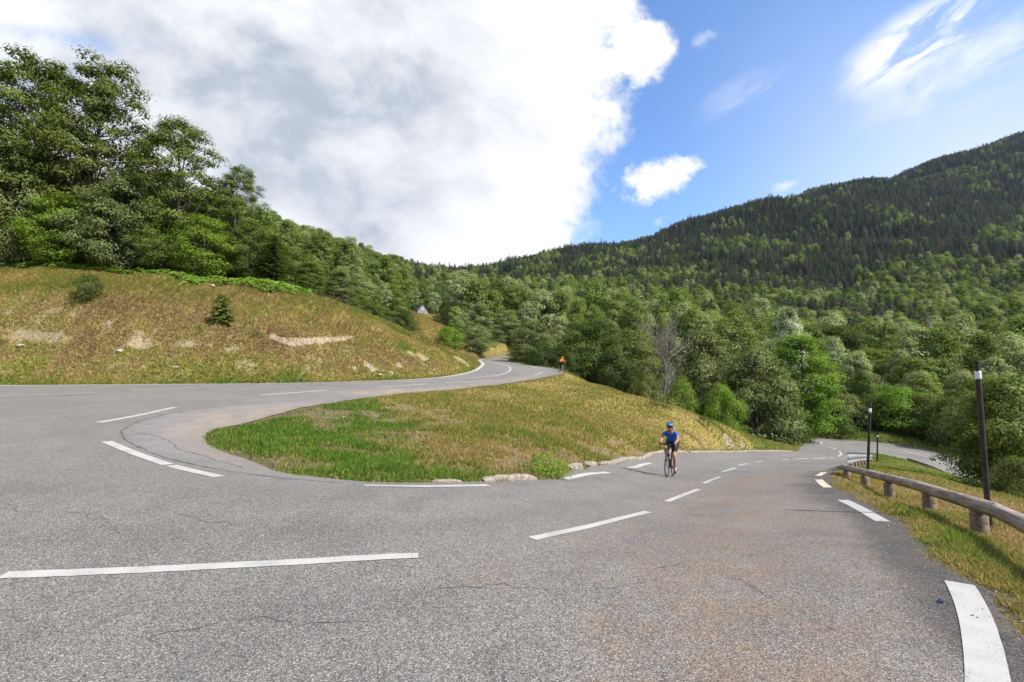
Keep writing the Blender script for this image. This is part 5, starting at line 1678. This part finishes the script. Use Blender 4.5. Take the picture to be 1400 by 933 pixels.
# blue scrap of litter on the asphalt by the near edge line
q = hit(1286, 824, z_road, 3.2)
bm = bmesh.new()
vv = [bm.verts.new((dx_ * .03, dy_ * .02, dz_)) for dx_, dy_, dz_ in ((-1, -.4, .003), (.2, -1, .012), (1, 0, .004), (.3, .8, .016), (-.6, .7, .004), (0, 0, .02))]
for a_, b_ in ((0, 1), (1, 2), (2, 3), (3, 4), (4, 0)): bm.faces.new((vv[a_], vv[b_], vv[5]))
bm.faces.new(vv[4::-1])
me = bpy.data.meshes.new('litter'); bm.to_mesh(me); bm.free()
me.materials.append(material('blue_wrapper', c3(.01, .03, .09), .5)[0])
o = link('litter', me); o.location = (q[0], q[1], float(z_road(q[0], q[1])) + .003)
tag(o, 'tiny blue scrap of litter on the asphalt beside the wide edge line', 'litter')

# ------------------------------------------------------------------ the stone barn on the hill
M_WALL = worn('barn_stone', c3(.20, .18, .18), c3(.34, .31, .30), 2.5, .9, bump=.6, dist=.05)
M_SLATE = worn('slate_roof', c3(.06, .066, .08), c3(.12, .13, .15), 3, .6, bump=.4, stretch=(1, 1, 4), dist=.03)
Yb = 195.0
pb = P(575, 434, Yb)
hs = empty('stone_barn', (pb[0], pb[1], pb[2] - .3), R(28)); tag(hs, 'small stone barn with a steep slate roof among the trees on the hill', 'barn')
w_, l_, h_, rdg = 2.3, 3.2, 2.6, 5.6
bm = bmesh.new()                     # walls with gables; gable looks along -y
pv = [bm.verts.new(v) for v in [(-w_, -l_, -2), (w_, -l_, -2), (w_, -l_, h_), (0, -l_, rdg), (-w_, -l_, h_), (-w_, l_, -2), (w_, l_, -2), (w_, l_, h_), (0, l_, rdg), (-w_, l_, h_)]]
for f_ in ((0, 1, 2, 3, 4), (6, 5, 9, 8, 7), (1, 6, 7, 2), (5, 0, 4, 9)): bm.faces.new([pv[i] for i in f_])
me = bpy.data.meshes.new('wall'); bm.to_mesh(me); bm.free(); me.materials.append(M_WALL); link('wall', me, hs)
bm = bmesh.new()
for sgn in (-1, 1):
    dirx, dirz = w_ * 1.12, (rdg - h_) * 1.12
    q0 = [(0, -l_ - .25, rdg + .1), (sgn * dirx, -l_ - .25, rdg + .1 - dirz), (sgn * dirx, l_ + .25, rdg + .1 - dirz), (0, l_ + .25, rdg + .1)]
    top_ = [bm.verts.new(v) for v in q0]; bot_ = [bm.verts.new((v[0], v[1], v[2] - .14 - (.002 if sgn > 0 else 0))) for v in q0]
    bm.faces.new(top_); bm.faces.new(bot_[::-1])
    for i in range(4): bm.faces.new((top_[i], bot_[i], bot_[(i + 1) % 4], top_[(i + 1) % 4]))
bmesh.ops.recalc_face_normals(bm, faces=bm.faces)
me = bpy.data.meshes.new('roof'); bm.to_mesh(me); bm.free(); me.materials.append(M_SLATE); link('roof', me, hs)


def box(name, c, s, mat, parent):
    bm = bmesh.new(); bmesh.ops.create_cube(bm, size=1)
    for v in bm.verts: v.co = Vector((v.co.x * s[0] + c[0], v.co.y * s[1] + c[1], v.co.z * s[2] + c[2]))
    me = bpy.data.meshes.new(name); bm.to_mesh(me); bm.free(); me.materials.append(mat)
    return link(name, me, parent)


wf = box('window', (0, -l_ - .03, 3.5), (.85, .1, 1.0), material('white_shutter', c3(.5, .49, .48), .6)[0], hs)
box('pane', (0, -l_ - .09, 3.5), (.55, .03, .75), material('window_glass', c3(.45, .48, .52), .15)[0], wf)
box('door', (0.1, -l_ - .03, .55), (1.1, .1, 2.2), M_BARKD, hs)
# ------------------------------------------------------------------ bicycles and riders (local x forward, y left, z up; metres)


def skin(name, nodes, edges, mat, parent=None, root=0, levels=2):
    """one continuous surface grown over a skeleton"""
    names = list(nodes)
    me = bpy.data.meshes.new(name)
    me.from_pydata([nodes[k][0] for k in names], [(names.index(a), names.index(b)) for a, b in edges], [])
    o = link(name, me, parent)
    sk = o.modifiers.new('skin', 'SKIN')
    sk.use_smooth_shade = True
    sk.branch_smoothing = .4
    for i, k in enumerate(names):
        r = nodes[k][1]
        me.skin_vertices[0].data[i].radius = (r, r) if not isinstance(r, tuple) else r
        me.skin_vertices[0].data[i].use_root = (i == root)
    ss_ = o.modifiers.new('subdivision', 'SUBSURF'); ss_.levels = levels; ss_.render_levels = levels
    me.materials.append(mat)
    return o


def pipe(name, segs, mat, parent, sides=8):
    V, Fq = tubes([(np.array(p, float), np.array(r if np.ndim(r) else [r] * len(p), float)) for p, r in segs], sides)
    return link(name, mesh_np(name, V, Fq, [mat], True), parent)


def ring(name, c, R0, r, mat, parent, n=40, k=8, wid=1.0):
    a = np.linspace(0, 2 * math.pi, n, endpoint=False); b = np.linspace(0, 2 * math.pi, k, endpoint=False)
    A_, B_ = np.meshgrid(a, b, indexing='ij')
    rr = R0 + r * np.cos(B_)
    V = np.stack([rr * np.cos(A_), r * wid * np.sin(B_), rr * np.sin(A_)], -1).reshape(-1, 3) + np.array(c)
    i = np.arange(n)[:, None] * k + np.arange(k)[None]; i2 = ((np.arange(n) + 1) % n)[:, None] * k + np.arange(k)[None]
    j = np.arange(n)[:, None] * k + (np.arange(k) + 1) % k; j2 = ((np.arange(n) + 1) % n)[:, None] * k + (np.arange(k) + 1) % k
    return link(name, mesh_np(name, V, np.stack([i, j, j2, i2], -1).reshape(-1, 4), [mat], True), parent)


M_TYRE, _, _ = material('tyre_rubber', c3(.013, .013, .014), .7)
M_CARBON, _, _ = material('black_frame', c3(.016, .016, .018), .3)
M_RED, _, _ = material('red_trim', c3(.45, .02, .02), .35)
M_ALU, _, _ = material('bright_alloy', c3(.55, .56, .58), .3, .9)
M_SKIN, _, _ = material('tanned_skin', c3(.37, .185, .115), .55)
M_LYCRA, _, _ = material('black_lycra', c3(.014, .015, .02), .75)
M_SOCK, _, _ = material('white_sock', c3(.7, .7, .68), .8)
M_GLASS, _, _ = material('dark_lenses', c3(.03, .012, .01), .12, 0, .6)


def bicycle(mx, label, trim, cat='bicycle'):
    o = empty('bicycle'); o.matrix_world = mx
    tag(o, label, cat)
    rear, front, bb, seat, ht, hb2 = (0, 0, .335), (.99, 0, .335), (.41, 0, .27), (.20, 0, .90), (.80, 0, .86), (.855, 0, .70)
    for c in (rear, front):
        w = ring('wheel', c, .322, .0145, M_TYRE, o)
        ring('rim', (0, 0, 0), .298, .012, M_CARBON, w, wid=.8).location = c
        sp = []
        for k in range(18):
            a = k * 2 * math.pi / 18
            s_ = .028 if k % 2 else -.028
            sp.append(([(c[0] + .016 * math.cos(a + .6), s_, c[2] + .016 * math.sin(a + .6)), (c[0] + .292 * math.cos(a), 0, c[2] + .292 * math.sin(a))], .0016))
        pipe('spokes', sp, M_ALU, w, 4)
        pipe('hub', [([(c[0], -.05, c[2]), (c[0], 0, c[2]), (c[0], .05, c[2])], [.018, .02, .018])], M_ALU, w)
    fr = pipe('frame', [([bb, seat], .016), ([seat, (.40, 0, .885), ht], .016), ([bb, hb2], .022), ([ht, hb2], .021), ([bb, (.2, .045, .30), (0, .06, .335)], .010), ([bb, (.2, -.045, .30), (0, -.06, .335)], .010),
                        ([(.225, 0, .86), (.1, .05, .58), (0, .06, .335)], .008), ([(.225, 0, .86), (.1, -.05, .58), (0, -.06, .335)], .008)], M_CARBON, o)
    pipe('fork', [([hb2, (.875, 0, .66)], [.02, .022]), ([(.87, 0, .675), (.90, .048, .64), (.95, .052, .48), (.99, .052, .335)], [.014, .016, .012, .009]), ([(.87, 0, .675), (.90, -.048, .64), (.95, -.052, .48), (.99, -.052, .335)], [.014, .016, .012, .009])], trim, o)
    sd = pipe('saddle', [([(.06, 0, .985), (.12, 0, .99), (.22, 0, .985), (.33, 0, .98)], [.05, .065, .035, .018])], M_CARBON, o)
    pipe('seat_post', [([seat, (.185, 0, .97)], .013)], M_CARBON, o)
    hbar = [([(.795, 0, .88), (.88, 0, .93)], .015), ([(.88, -.2, .935), (.885, 0, .93), (.88, .2, .935)], .0155)]
    for s in (-1, 1):
        hbar.append(([(.88, s * .2, .935), (.93, s * .21, .935), (.97, s * .212, .91), (.985, s * .213, .86), (.955, s * .214, .80), (.88, s * .215, .795)], .016))
        hbar.append(([(.955, s * .211, .925), (1.0, s * .211, .945), (1.015, s * .211, .985)], [.018, .017, .012]))
        hbar.append(([(1.0, s * .213, .945), (1.02, s * .215, .88), (1.0, s * .217, .82)], [.007, .006, .005]))
    pipe('handlebar', hbar, M_TYRE, o)
    cr = pipe('crank', [([(.41, -.07, .27), (.41, .07, .27)], .02), ([(.41, .085, .27), (.405, .09, .10)], [.014, .010]), ([(.41, -.085, .27), (.415, -.09, .44)], [.014, .010])], M_CARBON, o)
    for z_, s in ((.10, 1), (.44, -1)):
        pipe('pedal', [([(.36, s * .13, z_), (.41, s * .13, z_ + .004), (.46, s * .13, z_)], [.02, .03, .02])], M_CARBON, cr)
    ring('chainring', (.41, -.06, .27), .088, .007, M_ALU, cr, 30, 6)
    pipe('chain', [([(.41, -.062, .358), (.2, -.055, .37), (0, -.05, .375)], .004), ([(.41, -.062, .182), (.2, -.055, .22), (.02, -.05, .26), (0, -.05, .295)], .004)], M_ALU, o, 5)
    pipe('water_bottle', [([(.50, 0, .36), (.54, 0, .40), (.64, 0, .505), (.66, 0, .525), (.675, 0, .54)], [.034, .036, .036, .024, .014])], trim, o, 12)
    return o


def rider(mx, label, m_top, m_helmet, long_sleeve=False, m_vent=None):
    J = {'pel': ((.15, 0, 1.00), .125), 'wai': ((.26, 0, 1.12), .115), 'che': ((.42, 0, 1.245), .135), 'nec0': ((.53, 0, 1.335), .085), 'nec': ((.585, 0, 1.375), .056),
         'jaw': ((.645, 0, 1.400), .068), 'skl': ((.645, 0, 1.475), .088), 'crn': ((.63, 0, 1.53), .070), 'nos': ((.733, 0, 1.435), .014), 'chi': ((.708, 0, 1.375), .030)}
    E = [('pel', 'wai'), ('wai', 'che'), ('che', 'nec0'), ('nec0', 'nec'), ('nec', 'jaw'), ('jaw', 'skl'), ('skl', 'crn'), ('skl', 'nos'), ('jaw', 'chi')]
    for s, n in ((1, 'l'), (-1, 'r')):
        J.update({n + 'ear': ((.635, s * .088, 1.45), .016),
                  n + 'sh': ((.50, s * .165, 1.295), .062), n + 'ua': ((.575, s * .215, 1.19), .048), n + 'el': ((.655, s * .24, 1.075), .040), n + 'fa': ((.79, s * .226, 1.03), .036), n + 'wr': ((.905, s * .212, .995), .026),
                  n + 'pa': ((.955, s * .208, .975), .030)})
        E += [('skl', n + 'ear'), ('che', n + 'sh'), (n + 'sh', n + 'ua'), (n + 'ua', n + 'el'), (n + 'el', n + 'fa'), (n + 'fa', n + 'wr'), (n + 'wr', n + 'pa')]
        for f, (dx_, dy_, ln) in enumerate(((.035, .016, .9), (.030, .020, 1.0), (.018, .022, .95), (.006, .022, .8))):       # four fingers hooked round the brake hood
            b0 = (.965 - .012 * f, s * (.224), .968 - .004 * f)
            J[n + 'f%da' % f] = ((b0[0] + .022, b0[1] + s * .012, b0[2] - .010 - .004 * f), .0098)
            J[n + 'f%db' % f] = ((b0[0] + .036 * ln, b0[1] + s * .008, b0[2] - .034 - .004 * f), .0088)
            J[n + 'f%dc' % f] = ((b0[0] + .030 * ln, b0[1] - s * .010, b0[2] - .048 - .004 * f), .0080)
            E += [(n + 'pa', n + 'f%da' % f), (n + 'f%da' % f, n + 'f%db' % f), (n + 'f%db' % f, n + 'f%dc' % f)]
        J[n + 'ta'] = ((.962, s * .186, .972), .011); J[n + 'tb'] = ((.985, s * .184, .955), .0095)                            # thumb on the inner side
        E += [(n + 'pa', n + 'ta'), (n + 'ta', n + 'tb')]
        dn = s > 0                                                                                                              # left foot down, right foot up
        knee = (.50, s * .115, .60) if dn else (.585, s * .135, .83)
        ank = (.345, s * .125, .205) if dn else (.335, s * .125, .545)
        toe = (.475, s * .135, .125) if dn else (.475, s * .135, .465)
        mid = lambda a, b, t_: tuple(a[i] * (1 - t_) + b[i] * t_ for i in range(3))
        hip = (.20, s * .095, .985)
        J.update({n + 'hi': (hip, .100), n + 'th': (mid(hip, knee, .5), .078), n + 'kn': (knee, .055), n + 'ca': (tuple(np.array(mid(knee, ank, .35)) + [-.02, 0, 0]), .054), n + 'sh2': (mid(knee, ank, .75), .034), n + 'an': (ank, .032), n + 'to': (toe, .034)})
        E += [('pel', n + 'hi'), (n + 'hi', n + 'th'), (n + 'th', n + 'kn'), (n + 'kn', n + 'ca'), (n + 'ca', n + 'sh2'), (n + 'sh2', n + 'an'), (n + 'an', n + 'to')]
    body = skin('person', J, E, M_SKIN)
    body.matrix_world = mx
    tag(body, label, 'person')
    def sub(name, keys, grow, mat, extra=None, par=body, edges=None, lv=2):
        N_ = {k: (J[k][0], J[k][1] * grow + .006) for k in keys}
        if extra: N_.update(extra)
        return skin(name, N_, edges or [(a, b) for a, b in E if a in N_ and b in N_], mat, par, levels=lv)
    top = ['pel', 'wai', 'che', 'nec0', 'lsh', 'rsh', 'lua', 'rua']
    if long_sleeve: top += ['lel', 'rel', 'lfa', 'rfa', 'lwr', 'rwr']
    sub('jersey', top, 1.10, m_top)
    lerp = lambda a, b, t_: tuple(J[a][0][i] * (1 - t_) + J[b][0][i] * t_ for i in range(3))
    ex = {s + 'cuff': (lerp(s + 'th', s + 'kn', .62), .074) for s in 'lr'}
    N_ = {k: (J[k][0], J[k][1] * 1.06 + .006) for k in ('pel', 'lhi', 'rhi', 'lth', 'rth')}; N_.update(ex)
    if long_sleeve:      # long tights
        for s in 'lr':
            for k in ('kn', 'ca', 'sh2'): N_[s + k] = (J[s + k][0], J[s + k][1] * 1.06 + .005)
        Ed = [('pel', 'lhi'), ('pel', 'rhi'), ('lhi', 'lth'), ('rhi', 'rth')] + [(s + a, s + b) for s in 'lr' for a, b in (('th', 'cuff'), ('cuff', 'kn'), ('kn', 'ca'), ('ca', 'sh2'))]
    else:
        Ed = [('pel', 'lhi'), ('pel', 'rhi'), ('lhi', 'lth'), ('rhi', 'rth'), ('lth', 'lcuff'), ('rth', 'rcuff')]
    skin('shorts', N_, Ed, M_LYCRA, body)
    for s in 'lr':
        sgn = 1 if s == 'l' else -1
        a_, t_ = np.array(J[s + 'an'][0]), np.array(J[s + 'to'][0])
        skin('sock', {'a': (lerp(s + 'sh2', s + 'an', .2), .040), 'b': (tuple(a_), .040)}, [('a', 'b')], M_SOCK, body, levels=2)
        skin('shoe', {'h': (tuple(a_ + [-.045, 0, -.055]), .036), 'm': (tuple(a_ * .45 + t_ * .55 + [0, 0, -.012]), .040), 't': (tuple(t_ + [.03, 0, -.004]), .033), 'e': (tuple(t_ + [.07, 0, -.006]), .02)}, [('h', 'm'), ('m', 't'), ('t', 'e')], M_BLACK, body)
        skin('glove', {'w': (tuple(np.array(J[s + 'wr'][0]) + [.01, 0, -.003]), .031), 'p': (J[s + 'pa'][0], .0345)}, [('w', 'p')], M_LYCRA, body)
    # helmet: a vented shell
    bm = bmesh.new(); bmesh.ops.create_uvsphere(bm, u_segments=28, v_segments=16, radius=1)
    bmesh.ops.delete(bm, geom=[v for v in bm.verts if v.co.z < -.12], context='VERTS')
    for v in bm.verts:
        a = math.atan2(v.co.y, v.co.x); k = 1 + .035 * math.cos(8 * a) * max(0, v.co.z)
        v.co = Vector((v.co.x * .140 * k + (.012 if v.co.x > 0 else -.016) * abs(v.co.x), v.co.y * .108 * k, v.co.z * .112 - .012 * max(0, -v.co.x)))
    me = bpy.data.meshes.new('helmet'); bm.to_mesh(me); bm.free(); me.materials.append(m_helmet)
    for p_ in me.polygons: p_.use_smooth = True
    h = link('helmet', me, body, (.640, 0, 1.500)); h.rotation_euler = (0, R(6), 0)
    so = h.modifiers.new('shell', 'SOLIDIFY'); so.thickness = .018
    vents = []
    for yy in (-.062, -.022, .022, .062):
        xs_ = np.linspace(.105, -.09, 7)
        vents.append(([(xx, yy, .004 + .113 * math.sqrt(max(.05, 1 - (xx / .145) ** 2 - (yy / .110) ** 2))) for xx in xs_], [.003, .009, .011, .011, .010, .008, .003]))
    pipe('vent', vents, m_vent or M_BLACK, h, 6)
    pipe('chin_strap', [([(.65, s * .093, 1.465), (.68, s * .07, 1.395), (.70, s * .02, 1.345)], .005) for s in (-1, 1)], M_BLACK, body, 5)
    pipe('sunglasses', [([(.65, -.09, 1.460), (.703, -.075, 1.460), (.732, -.04, 1.456), (.738, 0, 1.460), (.732, .04, 1.456), (.703, .075, 1.460), (.65, .09, 1.460)], [.004, .014, .021, .008, .021, .014, .004])], M_GLASS, body, 8)
    return body


def frame_on_road(px, py, Y, head, at=None):
    fc_ = hit(px, py, z_road, Y) if at is None else np.array(at)
    head = np.array(head) / np.linalg.norm(head)
    rc_ = fc_ - head * .99
    a = Vector((rc_[0], rc_[1], float(z_road(*rc_)) + .002)); b = Vector((fc_[0], fc_[1], float(z_road(*fc_)) + .002))
    X_ = (b - a).normalized(); Y_ = Vector((0, 0, 1)).cross(X_).normalized(); Z_ = X_.cross(Y_)
    M_ = Matrix((X_, Y_, Z_)).transposed().to_4x4(); M_.translation = a
    return M_


M_BLUE = worn('blue_jersey', c3(.008, .09, .42), c3(.015, .15, .60), 6, .7, bump=.25, dist=.02)
M_HBLUE, _, _ = material('blue_helmet', c3(.03, .15, .34), .35)
M_ORANGE = worn('orange_jacket', c3(.70, .13, .015), c3(.85, .20, .02), 6, .7, bump=.25, dist=.02)
M_HOR, _, _ = material('orange_helmet', c3(.75, .20, .06), .4)
mx = frame_on_road(911.5, 652.5, 14.0, (-.49, -.87))
bicycle(mx, 'black road bicycle ridden uphill by the cyclist in the blue jersey', M_CARBON)
rider(mx, 'cyclist in a blue jersey, blue helmet and dark glasses riding towards the camera', M_BLUE, M_HBLUE)
mx = frame_on_road(0, 0, 0, (.55, .83), (5.45, 47.9))
bicycle(mx, 'bicycle under the rider in the orange jacket at the far road edge', M_ALU)
rider(mx, 'cyclist in an orange jacket and orange helmet seen from behind at the far bend', M_ORANGE, M_HOR, True)
# ------------------------------------------------------------------ the air between here and the mountain
hz_m = bpy.data.materials.new('haze'); hz_m.use_nodes = True
t = NT(hz_m.node_tree); t.n.clear()
ho = t.new('ShaderNodeOutputMaterial'); pv = t.new('ShaderNodeVolumePrincipled')
pv.inputs['Color'].default_value = (.62, .76, 1.0, 1); pv.inputs['Density'].default_value = 0.000028; pv.inputs['Anisotropy'].default_value = .2
t.l.new(pv.outputs[0], ho.inputs['Volume'])
zlo, zhi = float(GZ.min()) - 1.5, float(GZ.max()) + 40
bm = bmesh.new(); bmesh.ops.create_cube(bm, size=1)
for v in bm.verts: v.co = Vector((v.co.x * 5900, v.co.y * 5900, zlo if v.co.z < 0 else zhi))
me = bpy.data.meshes.new('haze'); bm.to_mesh(me); bm.free(); me.materials.append(hz_m)
tag(link('haze', me), 'thin pale air over the valley', 'haze', kind='stuff')
SC.cycles.volume_bounces = 0
